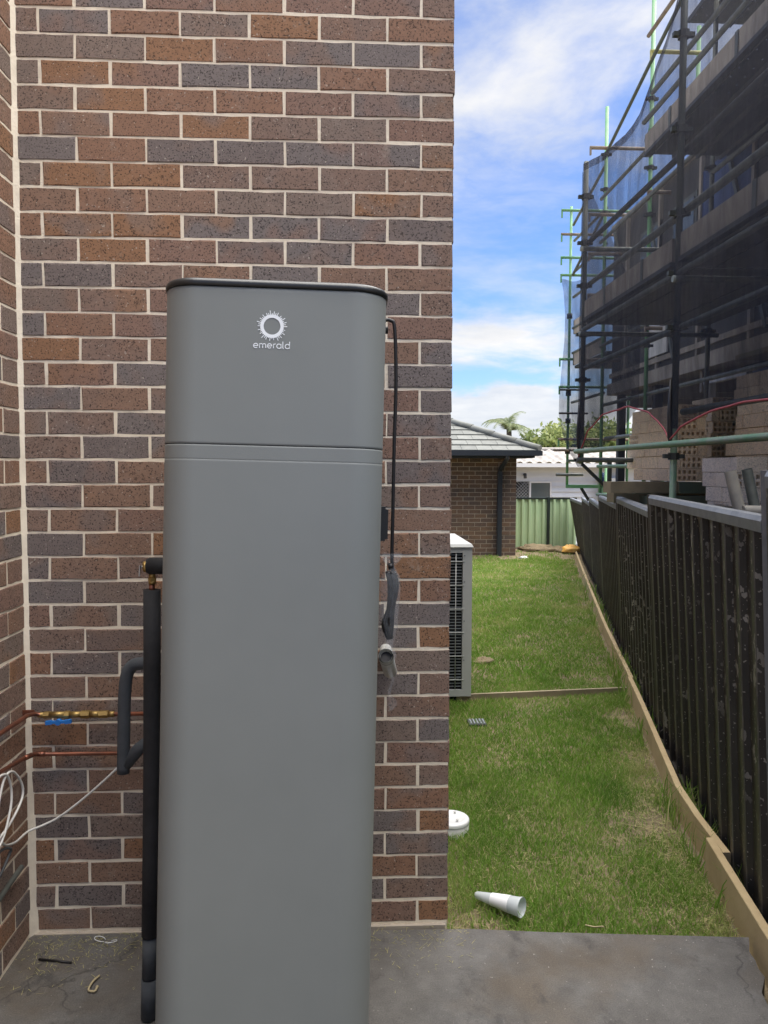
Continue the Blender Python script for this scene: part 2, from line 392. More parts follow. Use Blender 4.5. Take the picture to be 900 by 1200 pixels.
# ------------------------------------------------------------------ bricks
BM = {}
def brick_mesh(L, H=.076, D=.11, m=None, back=False, bev=.0024, seed=0, holes=None):
    """origin at the middle of the front face (facing -Y); softened arrises"""
    key = (round(L, 3), H, D, m.name, seed, holes)
    if key in BM: return BM[key]
    rd = random.Random(hash((round(L, 3), seed)) & 0xffff)
    j = lambda a: rd.uniform(-a, a)
    x0, x1, z0, z1 = -L/2, L/2, -H/2, H/2
    b = MB()
    N = 4
    def ring(ins, y, jit):
        out = []
        for (xa, za, xb, zb) in ((x0+ins, z0+ins, x1-ins, z0+ins), (x1-ins, z0+ins, x1-ins, z1-ins), (x1-ins, z1-ins, x0+ins, z1-ins), (x0+ins, z1-ins, x0+ins, z0+ins)):
            n = N if abs(xa-xb) > abs(za-zb) else 1
            for k in range(n):
                t = k/n; out.append((xa+(xb-xa)*t+j(jit), y, za+(zb-za)*t+j(jit)))
        return out
    jt = .0022 if m is M_brick else 0
    r0 = ring(bev, 0, jt); r1 = ring(0, bev*1.1, jt); rb = ring(0, D, 0)
    n = len(r0); vs = r0+r1+rb
    fs = [tuple(range(n))]
    for a in (0, n):
        for k in range(n): fs.append((a+k, a+n+k, a+n+(k+1) % n, a+(k+1) % n))
    fs.append(tuple(2*n+k for k in range(n))[::-1])
    if holes:                                   # perforated bed face: five by two square holes
        fs = fs[1:]
        cols, rows = holes; xs = [x0+bev]; zs = [z0+bev]
        pw = (L-2*bev)/cols; ph = (H-2*bev)/rows
        for c in range(cols): xs += [x0+bev+pw*(c+.2), x0+bev+pw*(c+.8)]
        for r in range(rows): zs += [z0+bev+ph*(r+.2), z0+bev+ph*(r+.8)]
        xs.append(x1-bev); zs.append(z1-bev)
        base = len(vs); nx = len(xs)
        vs = vs+[(x, -.0005, z) for z in zs for x in xs]
        for a in range(len(zs)-1):
            for c in range(nx-1):
                i = base+a*nx+c; q = (i, i+1, i+nx+1, i+nx)
                if a % 2 == 1 and c % 2 == 1:
                    k = len(vs); vs += [(vs[t][0], .05, vs[t][2]) for t in q]
                    fs.append((k, k+1, k+2, k+3))
                    for t in range(4): fs.append((q[t], q[(t+1) % 4], k+(t+1) % 4, k+t))
                else: fs.append(q)
    b.add(vs, fs); me = bpy.data.meshes.new('brick')
    me.from_pydata(b.v, [], b.f); me.materials.append(m); me.validate(); me.update()
    BM[key] = me; return me

def add_box_brick(mb, lo, hi): mb.box(lo, hi)

CH = .086
NIND = 40                                  # courses built brick by brick
NTOP = 46                                  # wall carries on above the picture
XR = 1.525
def courses(k, x0, x1, odd):
    """brick spans of a course measured back from the outer corner x1"""
    out = []; x = x1
    L = .23 if odd else .11
    while x > x0+.03:
        a = max(x-L, x0)
        if a - x0 < .022 and a > x0: a = x0
        if x-a > .03: out.append((a, x))
        x = a-.010; L = .23
    return out

# --- wall behind the heater
wall = thing('brick_wall', 'brown brick wall with cream mortar behind the tall grey water heater', 'brick wall', (.76, 0, 0))
mb = MB(); mb.box((-.06, .0022, -.12), (XR-.0035, .11, .01+CH*NTOP)); 
mb.box((XR-.108, .111, -.12), (XR-.0035, 8.0, .01+CH*30)); mb.box((-5, 7.9, -.12), (XR-.108, 8.0, .01+CH*30)); mb.box((-5, .111, .01+CH*30), (XR-.006, 8.1, .09+CH*30))
mortar = mb.build('mortar', M_mortar, wall)
upper = MB()
for k in range(NTOP):
    z = .01+CH*(k+.5)
    for (a, b) in courses(k, .012, XR, k % 2 == 1):
        if k < NIND:
            L = b-a
            me = brick_mesh(L+.0015, .0778, .098, M_brick, seed=random.randrange(3))
            inst('brick', me, wall, ((a+b)/2-.76+random.uniform(-.0015, .0015), random.uniform(-.0015, .0015), z+random.uniform(-.001, .001)),
                 (random.uniform(-.006, .006), random.uniform(-.004, .004), random.uniform(-.005, .005)))
        else: upper.box((a, 0, z-.038), (b, .09, z+.038))
stuff(upper.build('upper_brickwork', M_brick, wall))
side = MB()
for k in range(30):
    z = .01+CH*(k+.5); y = .12 if k % 2 == 1 else .24
    if k % 2 == 0: side.box((XR-.1, .108, z-.038), (XR, .229, z+.038))
    while y < 7.9:
        side.box((XR-.1, y, z-.038), (XR, min(y+.23, 7.99), z+.038)); y += .24
stuff(side.build('side_brickwork', M_brick, wall))
ft = MB(); ft.box((0.01, -.012, -.11), (XR-.01, .003, .003)); ft.build('mortar_bed', M_mortar_far, wall)

# --- return wall at the left, facing +x
lw = thing('brick_wall', 'brown brick return wall at the left edge carrying the copper pipes', 'brick wall', (0, -.9, 0))
mb = MB(); mb.box((-.11, -2.4, -.12), (-.0022, -.0, .01+CH*NTOP)); mb.build('mortar', M_mortar, lw)
up2 = MB()
for k in range(NTOP):
    z = .01+CH*(k+.5)
    y = -.004; L = .23 if k % 2 == 0 else .11
    if k % 2 == 1: L = .125
    while y > -2.35:
        a = max(y-L, -2.4)
        if k < NIND and y > -1.3:
            me = brick_mesh(y-a+.0015, .0778, .098, M_brick, seed=random.randrange(3))
            inst('brick', me, lw, (random.uniform(-.0015, .0015), (y+a)/2+.9, z), (random.uniform(-.006, .006), 0, R(90)+random.uniform(-.004, .004)))
        else: up2.box((-.09, a, z-.038), (0, y, z+.038))
        y = a-.01; L = .23
stuff(up2.build('outer_brickwork', M_brick, lw))
# fat mortar fillet in the corner
mb = MB(); n = 60; vs = []; fs = []
for i in range(n+1):
    z = 3.6*i/n; wv = .016+.004*mnoise.noise((0, 0, z*3))+.003*mnoise.noise((0, 5, z*14)) + (.010*max(0, 1-z*1.2))
    vs += [(-.002, -wv, z), (wv*.35, -wv*.3, z), (wv, .002, z)]
for i in range(n):
    a = 3*i; fs += [(a, a+1, a+4, a+3), (a+1, a+2, a+5, a+4)]
mb.add(vs, fs, True); mb.build('corner_joint', M_mortar, lw)

# ------------------------------------------------------------------ ground
FB = [(-4.7, 1.63, .09), (-2.45, 2.13, .09), (-.2, 2.695, .085), (2.07, 3.20, .10), (4.36, 3.787, .09), (6.65, 4.381, .105), (8.95, 4.984, .105), (11.25, 5.568, .105), (13.55, 6.15, .30)]
def fence_x(y):
    for (a, xa, la), (b, xb, lb) in zip(FB, FB[1:]):
        if a <= y <= b: return xa+(xb-xa)*(y-a)/(b-a)
    return FB[-1][1] if y > 0 else FB[0][1]

def plank_x(y): return float(np.interp(y, PY, PX))
PY = [-.281, .333, .974, 2.624, 5.222, 9.87, 13.4]; PX = [2.60, 2.706, 2.82, 3.235, 3.848, 5.03, 5.94]

LZ = -.075
mb = MB(); xs = [-400, -60, -12, -2, 0, 1, 2, 3, 4, 5, 6, 8, 14, 60, 400]; ys = [-300, -40, -10, -4, -1, 0, 1, 3, 5, 8, 11, 13.8, 15.5, 20, 45, 120, 900]
hz = lambda x, y: LZ-.012 if y < 14 else LZ-.012-.75*min(1, (y-14)/2.5)
vs = [(x, y, hz(x, y)) for y in ys for x in xs]; nx = len(xs)
fs = [(i*nx+j, i*nx+j+1, (i+1)*nx+j+1, (i+1)*nx+j) for i in range(len(ys)-1) for j in range(nx-1)]
mb.add(vs, fs); struct(mb.build('ground', M_soil, origin=(0, 0, 0)))
# soil under the lawn, gently uneven
mb = MB(); vs = []; fs = []; nyy = 120; nxx = 24
for i in range(nyy+1):
    y = -.2+13.8*i/nyy
    for j in range(nxx+1):
        xa, xb = XR, fence_x(y)
        x = xa+(xb-xa)*j/nxx
        z = LZ+.012*mnoise.noise((x*1.5, y*1.5, 0))+.004*mnoise.noise((x*6, y*6, 3))
        if y > 10: z += .10*max(0, min(1, (y-12)/1.2))
        vs.append((x, y, z))
for i in range(nyy):
    for j in range(nxx): a = i*(nxx+1)+j; fs.append((a, a+1, a+nxx+2, a+nxx+1))
mb.add(vs, fs, True); struct(mb.build('lawn_soil', M_soil, origin=(0, 0, 0)))
# slab; its unseen rear reach is added to bounce sunlight onto the wall
mb = MB(); poly = [(-.2, -2.4), (-9, -2.4), (-9, -14), (1.0, -14), (1.50, -5), (2.06, -2.6), (2.50, -.42), (2.552, -.345), (2.553, -.30), (2.566, -.26), (2.570, -.21), (2.592, -.17), (2.612, -.128), (2.40, -.110), (1.9, -.068), (1.6, -.035), (-.2, -.003)]
n = len(poly)
mb.add([(x, y, 0) for x, y in poly]+[(x, y, -.11) for x, y in poly], [tuple(range(n))]+[(i, i+n, (i+1) % n+n, (i+1) % n) for i in range(n)])
struct(mb.build('slab', M_conc, origin=(0, 0, 0)))

# ------------------------------------------------------------------ lawn blades
def vnoise(x, y, s, seed=0):
    r = np.random.default_rng(seed).random((256, 256))
    u, v = x*s, y*s; iu, iv = np.floor(u).astype(int), np.floor(v).astype(int); fu, fv = u-iu, v-iv
    fu = fu*fu*(3-2*fu); fv = fv*fv*(3-2*fv)
    g = lambda a, b: r[a % 256, b % 256]
    return (g(iu, iv)*(1-fu)+g(iu+1, iv)*fu)*(1-fv)+(g(iu, iv+1)*(1-fu)+g(iu+1, iv+1)*fu)*fv
def blades(name, x, y, z, h, wd, lean, tint, m):
    n = len(x); a = rng.random(n)*2*np.pi; la = rng.random(n)*2*np.pi
    dx, dy = np.cos(a)*wd/2, np.sin(a)*wd/2; lx, ly = np.cos(la)*lean, np.sin(la)*lean
    V = np.empty((n, 5, 3))
    V[:, 0] = np.stack([x-dx, y-dy, z], 1); V[:, 1] = np.stack([x+dx, y+dy, z], 1)
    V[:, 2] = np.stack([x-dx*.8+lx*.35, y-dy*.8+ly*.35, z+h*.6], 1); V[:, 3] = np.stack([x+dx*.8+lx*.35, y+dy*.8+ly*.35, z+h*.6], 1)
    V[:, 4] = np.stack([x+lx, y+ly, z+h], 1)
    me = bpy.data.meshes.new(name); me.vertices.add(n*5); me.vertices.foreach_set('co', V.ravel())
    b = np.arange(n)[:, None]*5
    loops = np.concatenate([b+np.array([0, 1, 3, 2]), b+np.array([2, 3, 4])], 1)
    me.loops.add(n*7); me.loops.foreach_set('vertex_index', loops.ravel().astype(np.int32))
    st = np.stack([np.arange(n)*7, np.arange(n)*7+4], 1).ravel(); me.polygons.add(n*2)
    me.polygons.foreach_set('loop_start', st.astype(np.int32))
    at = me.attributes.new('tint', 'FLOAT', 'POINT'); at.data.foreach_set('value', np.repeat(tint, 5).astype(np.float32))
    me.materials.append(m); me.update(calc_edges=True)
    o = bpy.data.objects.new(name, me); return link(o)
X = []; Y = []; Wd = []; Hh = []
for (y0, y1, dens, wd, hh) in ((-.1, 1.6, 21000, .0034, .036), (1.6, 3.6, 12500, .0045, .036), (3.6, 7, 5600, .0065, .038), (7, 13.0, 2600, .010, .042)):
    xa, xb = XR+.0, fence_x(y1); n = int((xb-xa)*(y1-y0)*dens)
    x = xa+rng.random(n)*(xb-xa); y = y0+rng.random(n)*(y1-y0)
    px = np.interp(y, PY, PX)
    dry = vnoise(x, y, 2.3, 1)*.5+vnoise(x, y, 7, 2)*.35+vnoise(x, y, 21, 3)*.15
    edge = np.clip(1-(px-x)/(.30+.2*(y < 3)), 0, 1)*.30+np.clip(1-(y+.1)/.35, 0, 1)*.13+np.clip(1-(x-XR)/.35, 0, 1)*(y < 1.2)*.22
    far = np.clip((y-11.2)/1.6, 0, 1)*.5
    keep = (x < px-.01) & (rng.random(n) > np.clip((dry+edge+far-.66)*3.2, 0, .9)) & ~((y > 12.45) & (x < 4.6))
    keep &= y > np.interp(x, [1.525, 1.6, 1.9, 2.4, 2.6], [-.03, -.03, -.06, -.10, -.115])-.022*vnoise(x, y, 14, 41)
    keep &= ~((np.abs(y-(3.05+.11*(x-2.42))) < .035) & (x > 1.95))
    X.append(x[keep]); Y.append(y[keep]); Wd.append(np.full(keep.sum(), wd)); Hh.append(np.full(keep.sum(), hh))
X = np.concatenate(X); Y = np.concatenate(Y); Wd = np.concatenate(Wd); Hh = np.concatenate(Hh); n = len(X)
px = np.interp(Y, PY, PX)
t = .12+.30*vnoise(X, Y, 3.1, 8)+.22*vnoise(X, Y, 11, 9)+.10*np.clip((Y-3.1)/3, 0, 1)+rng.normal(0, .10, n)
t += .35*np.clip(1-(px-X)/.32, 0, 1)*vnoise(X, Y, 5, 6)+.4*np.clip(1-(X-XR)/.3, 0, 1)*(Y < .9)*vnoise(X, Y, 5, 16)
t += .55*(rng.random(n) < .05+.07*vnoise(X, Y, 2.3, 1))
hgt = Hh*(.55+.75*rng.random(n))*(.7+.6*vnoise(X, Y, 4, 12))
zz = LZ-.004+.010*(vnoise(X, Y, 2, 4)-.3)+.10*np.clip((Y-12)/1.2, 0, 1)
lawn = stuff(blades('lawn_grass', X, Y, zz, hgt, Wd, hgt*(.3+.8*rng.random(n)), np.clip(t, 0, 1), M_grass))
lawn['label'] = 'mown green lawn with straw coloured patches'
# thatch lying flat: dry clippings
n = 5200; y = np.concatenate([-.1+rng.random(n//2)**1.4*2.2, rng.random(n-n//2)*6]); px = np.interp(y, PY, PX)
x = np.where(rng.random(n) < .6, px-.02-np.abs(rng.normal(0, .17, n)), XR+.05+np.abs(rng.normal(0, .28, n)))
ok = (x > XR) & (x < px) & (y > -.03)
x, y = x[ok], y[ok]; n = len(x)
dr = stuff(blades('dry_clippings', x, y, np.full(n, LZ+.012), np.full(n, .008)*rng.random(n), np.full(n, .0035), .03+.05*rng.random(n), .75+.25*rng.random(n), M_grass))
dr['label'] = 'dry straw clippings lying along the lawn edges'
# long tufts along the fence
tx = []; ty = []
for yc, sp, cnt in ((.55, .07, 60), (.95, .10, 110), (1.1, .05, 50), (3.0, .12, 90), (3.4, .15, 110), (3.9, .18, 130), (2.1, .12, 60), (5.6, .3, 90), (6.6, .3, 90), (.2, .05, 30), (8.0, .5, 90)):
    yy = rng.normal(yc, sp, cnt); side_ = rng.random(cnt) < .35
    xx = np.interp(yy, PY, PX)+np.where(side_, -.03, .085)+rng.normal(0, .022, cnt); tx.append(xx); ty.append(yy)
tx = np.concatenate(tx); ty = np.concatenate(ty); n = len(tx)
hh = .07+.13*rng.random(n)
tf = stuff(blades('grass_tufts', tx, ty, np.full(n, LZ), hh, np.full(n, .006)+.0006*ty, hh*(.2+.7*rng.random(n)), np.clip(.30+.35*rng.random(n)+.4*(rng.random(n) < .2), 0, 1), M_grass))
tf['label'] = 'long unmown grass tufts along the fence foot'

# ------------------------------------------------------------------ water heater
HB = Vector((.9225, -.635, 0))
heater = thing('water_heater', 'tall grey heat pump water heater with black lid and rounded corners', 'water heater', HB, rot=(R(-1.5), R(1.3), 0))
HW, HD, HR = .562, .52, .092
def rrect(wd, dp, r, n=10):
    out = []
    for cx, cy, a0 in ((wd/2-r, dp/2-r, 0), (-wd/2+r, dp/2-r, 90), (-wd/2+r, -dp/2+r, 180), (wd/2-r, -dp/2+r, 270)):
        for k in range(n+1):
            a = R(a0+90*k/n); out.append((cx+r*math.cos(a), cy+r*math.sin(a)))
    return out
def loft(name, levels, m, parent, cap=True):
    mb = MB(); vs = []; fs = []
    for (z, ins) in levels: vs += [(x, y, z) for x, y in rrect(HW-2*ins, HD-2*ins, HR-ins)]
    k = len(rrect(HW, HD, HR))
    for i in range(len(levels)-1):
        for j in range(k): fs.append((i*k+j, i*k+(j+1) % k, (i+1)*k+(j+1) % k, (i+1)*k+j))
    mb.add(vs, fs, True)
    if cap:
        mb.f += [tuple(range(k))[::-1], tuple(range((len(levels)-1)*k, len(levels)*k))]; mb.sm += [False, False]
    me = bpy.data.meshes.new(name); me.from_pydata(mb.v, [], mb.f); me.polygons.foreach_set('use_smooth', mb.sm)
    me.materials.append(m); me.validate(); me.update()
    return link(bpy.data.objects.new(name, me), parent)
def hpart(mb, name, m, parent=heater): return mb.build(name, m, parent, origin=(0, 0, 0))
loft('lower_casing', [(.035, .004), (.038, 0), (.045, 0), (1.709, 0), (1.7139, 0), (1.7140, .0001)], M_case, heater)
loft('trim_band', [(1.7142, .0001), (1.7144, 0), (1.7182, 0), (1.7465, 0), (1.7495, 0), (1.7505, .0012)], M_case, heater)
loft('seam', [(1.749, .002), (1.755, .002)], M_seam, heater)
loft('upper_casing', [(1.7525, .0012), (1.7535, 0), (1.758, 0), (2.128, 0), (2.137, 0), (2.140, .002)], M_case, heater)
loft('lid', [(2.1405, -.002), (2.142, -.004), (2.151, -.004), (2.158, .001), (2.161, .008)], M_lid, heater)
loft('plinth', [(.003, .03), (.036, .03)], M_lid, heater)
# emblem: ring with rays, then the word in thin round strokes
yf = -HD/2-.0012
lx0, lz0 = -.004, 2.046
mb = MB(); n = 40; ri, ro = .0206, .0288
vs = [(lx0+r*math.cos(2*math.pi*k/n), yf, lz0+r*math.sin(2*math.pi*k/n)) for r in (ri, ro) for k in range(n)]
mb.add(vs, [(k, (k+1) % n, n+(k+1) % n, n+k) for k in range(n)])
for k in range(44):
    a = 2*math.pi*k/44; ln = (.0375, .0330, .0355, .0305)[k % 4] + .0015*math.sin(5*a)
    c, s_ = math.cos(a), math.sin(a); hw = .00095
    mb.add([(lx0+c*r-s_*w_, yf-.0001, lz0+s_*r+c*w_) for r, w_ in ((ro-.002, -hw), (ln, -hw), (ln, hw), (ro-.002, hw))], [(0, 1, 2, 3)])
hpart(mb, 'sun_emblem', M_logo)
def arc(cx, cz, r, a0, a1, n=14, sx=1.0): return [(cx+sx*r*math.cos(R(a0+(a1-a0)*i/n)), cz+r*math.sin(R(a0+(a1-a0)*i/n))) for i in range(n+1)]
def word(strokes, wd, x0, z0, sc):
    mb = MB()
    for st in strokes:
        P = [Vector((x0+px*sc, 0, z0+pz*sc)) for px, pz in st]; vs = []
        for i, p in enumerate(P):
            t_ = (P[min(i+1, len(P)-1)]-P[max(i-1, 0)]).normalized(); nn = Vector((-t_.z, 0, t_.x))*wd/2
            vs += [(p-nn)[:], (p+nn)[:]]
        vs = [(v[0], yf, v[2]) for v in vs]
        mb.add(vs, [(2*i, 2*i+2, 2*i+3, 2*i+1) for i in range(len(P)-1)])
    return mb
# letters on a unit x-height of 1
L_e = lambda o: [[(o+.02, .5)]+[(o+.98, .5)]+arc(o+.5, .5, .5, 0, 315, 18)]
L_m = lambda o: [[(o, 0), (o, 1)], [(o, .55)]+arc(o+.36, .62, .36, 180, 0, 10)+[(o+.72, 0)], [(o+.72, .55)]+arc(o+1.08, .62, .36, 180, 0, 10)+[(o+1.44, 0)]]
L_r = lambda o: [[(o, 0), (o, 1)], [(o, .5)]+arc(o+.42, .58, .42, 180, 80, 8)]
L_a = lambda o: [arc(o+.5, .5, .5, 0, 360, 20), [(o+1, 1), (o+1, 0)]]
L_l = lambda o: [[(o, 1.6), (o, .2)]+arc(o+.2, .2, .2, 180, 270, 5)]
L_d = lambda o: [arc(o+.5, .5, .5, 0, 360, 20), [(o+1, 1.62), (o+1, 0)]]
st = L_e(0)+L_m(1.38)+L_e(3.2)+L_r(4.6)+L_a(5.35)+L_l(6.75)+L_d(7.3)
sc = .0885/8.3
hpart(word(st, .0021, -.0485, 1.992, sc), 'lettering', M_logo)
# hardware on the right flank
mb = MB(); mb.box((HW/2-.004, -.06, 1.507), (HW/2+.017, .04, 1.602)); mb.box((HW/2+.015, -.05, 1.512), (HW/2+.025, .03, 1.594)); hpart(mb, 'side_handle', M_lid)
mb = MB(); mb.tube([(HW/2-.02, .17, 2.135), (HW/2+.022, .17, 2.135)], .011, 12); hpart(mb, 'cable_gland', M_lid)
for sx in (-1, 1):
    for sy in (-1, 1):
        mb = MB(); mb.lathe([(.0, -.02), (.022, -.02), (.022, .004), (.0, .004)], (sx*.2, sy*.18, .0), 16); hpart(mb, 'foot', M_lid)
# power cord hanging from the gland, its tail wrapped in a clear bag
cord = tag(MB().tube(bez([(1.262, -.42, 2.150), (1.280, -.42, 2.150), (1.2935, -.42, 2.125), (1.298, -.42, 1.96), (1.2935, -.42, 1.78), (1.290, -.42, 1.57), (1.288, -.42, 1.41), (1.300, -.415, 1.36), (1.293, -.41, 1.29), (1.272, -.42, 1.23), (1.279, -.425, 1.18)]), .0056, 10).build('power_cord', M_cord), 'black power cord hanging down from the right flank of the water heater', 'power cord')
bag = thing('plastic_bag', 'clear plastic bag holding a bundled cord, hanging beside the heater', 'plastic bag', (1.283, -.42, 1.13))
mb = MB(); vs = []; fs = []; nn = 28
prof = [(1.442, .030), (1.43, .034), (1.415, .024), (1.402, .010), (1.392, .014), (1.37, .027), (1.33, .031), (1.28, .029), (1.24, .026), (1.21, .024), (1.18, .017), (1.155, .010), (1.14, .014)]
for z, r in prof:
    for k in range(nn):
        a = 2*math.pi*k/nn; rr = r*(1+.28*mnoise.noise((math.cos(a)*2.2, math.sin(a)*2.2, z*24)))
        vs.append((1.283+rr*math.cos(a)+(1.3-z)*-.02, -.42+.7*rr*math.sin(a), z))
for i in range(len(prof)-1):
    for k in range(nn): fs.append((i*nn+k, i*nn+(k+1) % nn, (i+1)*nn+(k+1) % nn, (i+1)*nn+k))
mb.add(vs, fs, True); mb.build('film', M_bag, bag)
mb = MB()
for q in range(5):
    a = q*1.25; ox, oy = .010*math.cos(a), .008*math.sin(a)
    mb.tube(bez([(1.283+ox, -.42+oy, 1.385), (1.291+ox*1.1, -.42+oy, 1.34), (1.284+ox*.6, -.42+oy, 1.27), (1.274+ox*1.3, -.42+oy*1.2, 1.22), (1.281+ox*.3, -.42, 1.175)]), .0078, 8)
mb.build('bundled_cord', M_cord, bag)
mb = MB(); mb.tube([(1.276, -.42, 1.399), (1.290, -.42, 1.402)], .011, 12); mb.build('tie', M_cord, bag)
mb = MB()      # thin torn tail of the bag
vs = []; 
for i in range(13):
    z = 1.14-.19*i/12; wv = .012-.007*min(1, i/5)+.010*(i in (10, 11)); o_ = .006*math.sin(i*1.3)
    vs += [(1.286-wv+o_, -.425+.004*math.sin(i*2.), z), (1.286+wv+o_, -.42+.005*math.cos(i*1.7), z)]
mb.add(vs, [(2*i, 2*i+1, 2*i+3, 2*i+2) for i in range(12)], True); mb.build('torn_tail', M_bag, bag)
# pvc stub on the wall behind the bag
stub = thing('pipe_stub', 'white plastic pipe stub with open end under the hanging bag', 'pipe', (1.277, -.40, 1.05))
mb = MB(); c0, c1 = Vector((1.269, -.445, 1.126)), Vector((1.29, -.30, 1.04))
mb.tube([c0, c0+(c1-c0)*.4, c1, Vector((1.29, .002, 1.04))], .0225, 24, caps=False); mb.tube([c0+(c0-c1)*.002, c0+(c1-c0)*.4, c1], .0185, 24, caps=False)
d_ = (c1-c0).normalized(); 
mb.tube([c0+d_*.0, c0+d_*.012], .0245, 24, caps=False); mb.build('pipe', M_pvc, stub)
mb = MB(); mb.tube([c0+d_*.03, c0+d_*.034], .0184, 20); mb.build('bore', M_dark, stub)
mb = MB(); mb.tube([c0+d_*.0135, c0+d_*.019], .0236, 24); mb.build('seal_ring', M_cord, stub)

# ------------------------------------------------------------------ pipework on the left of the heater
lag = thing('insulated_pipe', 'upright pipe in black foam lagging at the left of the heater', 'insulated pipe', (.548, -.45, 0))
mb = MB(); mb.tube([(.5635, -.45, 1.336), (.5605, -.45, 1.10), (.556, -.45, .80), (.5495, -.452, .5), (.544, -.455, .266)], .0255, 20); mb.build('foam_sleeve', M_foam, lag)
mb = MB(); mb.tube([(.544, -.455, .262), (.541, -.456, .135)], .0225, 18); mb.build('lower_sleeve', M_foamg, lag)
mb = MB(); mb.tube([(.541, -.456, .129), (.538, -.457, .006)], .0245, 18); mb.build('lower_sleeve', M_foamg, lag)
mb = MB(); mb.tube([(.5635, -.45, 1.33), (.5635, -.45, 1.352)], .009, 12); mb.build('pipe_end', M_copper, lag)
rv = thing('relief_valve', 'black relief valve with brass fitting above the lagged pipe', 'valve', (.565, -.45, 1.35))
mb = MB(); mb.tube([(.640, -.45, 1.408), (.556, -.45, 1.408)], .0255, 22); mb.tube([(.557, -.45, 1.408), (.550, -.45, 1.408)], .022, 22); mb.build('foam_cover', M_foam, rv)
mb = MB(); mb.tube([(.552, -.45, 1.406), (.540, -.45, 1.405)], .017, 16); mb.build('brass_end', M_brass, rv)
mb = MB(); mb.tube([(.5645, -.45, 1.385), (.5645, -.45, 1.372)], .010, 14); mb.tube([(.5645, -.45, 1.373), (.5645, -.45, 1.362)], .0125, 6, smooth=False); mb.tube([(.5645, -.45, 1.363), (.5645, -.45, 1.353)], .011, 14); mb.build('brass_nut', M_brass, rv)
mb = MB(); mb.tube([(.541, -.45, 1.405), (.534, -.458, 1.405)], .004, 10); mb.obox((.532, -.46, 1.411), (.530, -.462, 1.378), .010, .003); mb.build('lever', M_steel, rv)
bend = thing('insulated_pipe', 'grey foam lagged pipe bending round in front of the copper pipes', 'insulated pipe', (.47, -.42, .75))
mb = MB(); mb.tube(bez([(.57, -.42, 1.103), (.515, -.405, 1.10), (.486, -.40, 1.09), (.470, -.40, 1.06), (.463, -.40, 1.0), (.459, -.40, .90), (.455, -.40, .755)]), .0195, 18); mb.build('foam_sleeve', M_foamg, bend)
mb = MB(); mb.tube([(.4545, -.398, .772), (.505, -.40, .832), (.56, -.43, .875)], .0195, 18); mb.build('elbow_sleeve', M_foamg, bend)

cp = thing('copper_pipe', 'upper copper pipe with brass ball valve and blue handle', 'copper pipe', (.2, -.04, .82), 'copper pipes on the brick wall')
mb = MB(); mb.tube([(.04, -1.5, .865), (.04, -.30, .851), (.04, -.10, .842), (.045, -.052, .834), (.07, -.042, .8255), (.56, -.042, .8275), (.62, -.15, .83)], .0078, 12); mb.build('pipe', M_copper, cp)
mb = MB(); zc_ = .8265
for a, b, r, ns in ((.055, .075, .0098, 12), (.075, .095, .0128, 6), (.095, .148, .0115, 14), (.148, .165, .0140, 6), (.165, .205, .0110, 14), (.205, .235, .0145, 6), (.235, .268, .0120, 14), (.268, .300, .0138, 6), (.300, .322, .0105, 14)):
    mb.tube([(a, -.042, zc_), (b, -.042, zc_)], r, ns, smooth=ns > 8)
mb.build('ball_valve', M_brass, cp)
mb = MB(); mb.tube([(.132, -.042, .818), (.132, -.056, .806)], .005, 10); mb.build('valve_stem', M_steel, cp)
mb = MB(); mb.obox((.092, -.060, .8045), (.172, -.060, .8075), .012, .009); mb.tube([(.132, -.052, .806), (.132, -.068, .806)], .0105, 14); mb.obox((.088, -.060, .803), (.11, -.060, .8055), .013, .013); mb.obox((.155, -.060, .806), (.176, -.060, .8085), .013, .013); mb.build('valve_handle', M_blue, cp)
for nm in (0,):
    mb = MB(); mb.obox((.042, -.0405, .835), (.0, -.0405, .835), .004, .018); mb.build('pipe_clip', M_copper, cp)
cp2 = thing('copper_pipe', 'lower plain copper pipe running along the brick wall', 'copper pipe', (.2, -.04, .68), 'copper pipes on the brick wall')
mb = MB(); mb.tube([(.04, -1.5, .748), (.04, -.32, .729), (.04, -.10, .700), (.045, -.052, .690), (.07, -.042, .685), (.56, -.042, .684), (.62, -.15, .684)], .0072, 12); mb.build('pipe', M_copper, cp2)
mb = MB(); mb.tube([(.05, -.044, .686), (.078, -.042, .6855)], .0095, 12); mb.tube([(.04, -.13, .703), (.042, -.075, .694)], .0092, 12); mb.build('elbow', M_copper, cp2)
# white cable
wc = tag(MB().tube(bez([(.60, -.40, .84), (.51, -.20, .79), (.424, -.05, .735), (.326, -.04, .628), (.22, -.04, .531), (.129, -.045, .461), (.075, -.06, .436), (.03, -.09, .426), (.03, -.20, .44), (.045, -.32, .50), (.05, -.36, .60), (.05, -.31, .70), (.05, -.24, .70), (.055, -.185, .63), (.055, -.20, .58), (.05, -.30, .535), (.05, -.40, .54), (.05, -.44, .62), (.052, -.38, .715), (.052, -.30, .715), (.052, -.262, .65), (.055, -.285, .58), (.05, -.36, .50), (.05, -.6, .45), (.05, -.9, .46)], 7), .0042, 8).build('white_cable', M_cablew), 'white electrical cable looped in a coil on the left brick wall', 'cable')
gc = tag(MB().tube(bez([(.03, -.9, .50), (.03, -.42, .455), (.035, -.31, .468), (.045, -.262, .452), (.04, -.262, .43), (.035, -.32, .39), (.03, -.45, .33)], 7), .0045, 8).build('grey_cable', M_cableg), 'grey cable end curling below the white cable coil', 'cable')
gcd = tag(MB().tube([(.018, -1.1, .22), (.018, -.12, .315)], .009, 10).build('grey_conduit', M_galv), 'thin grey conduit slanting across the left brick wall near the slab', 'conduit')

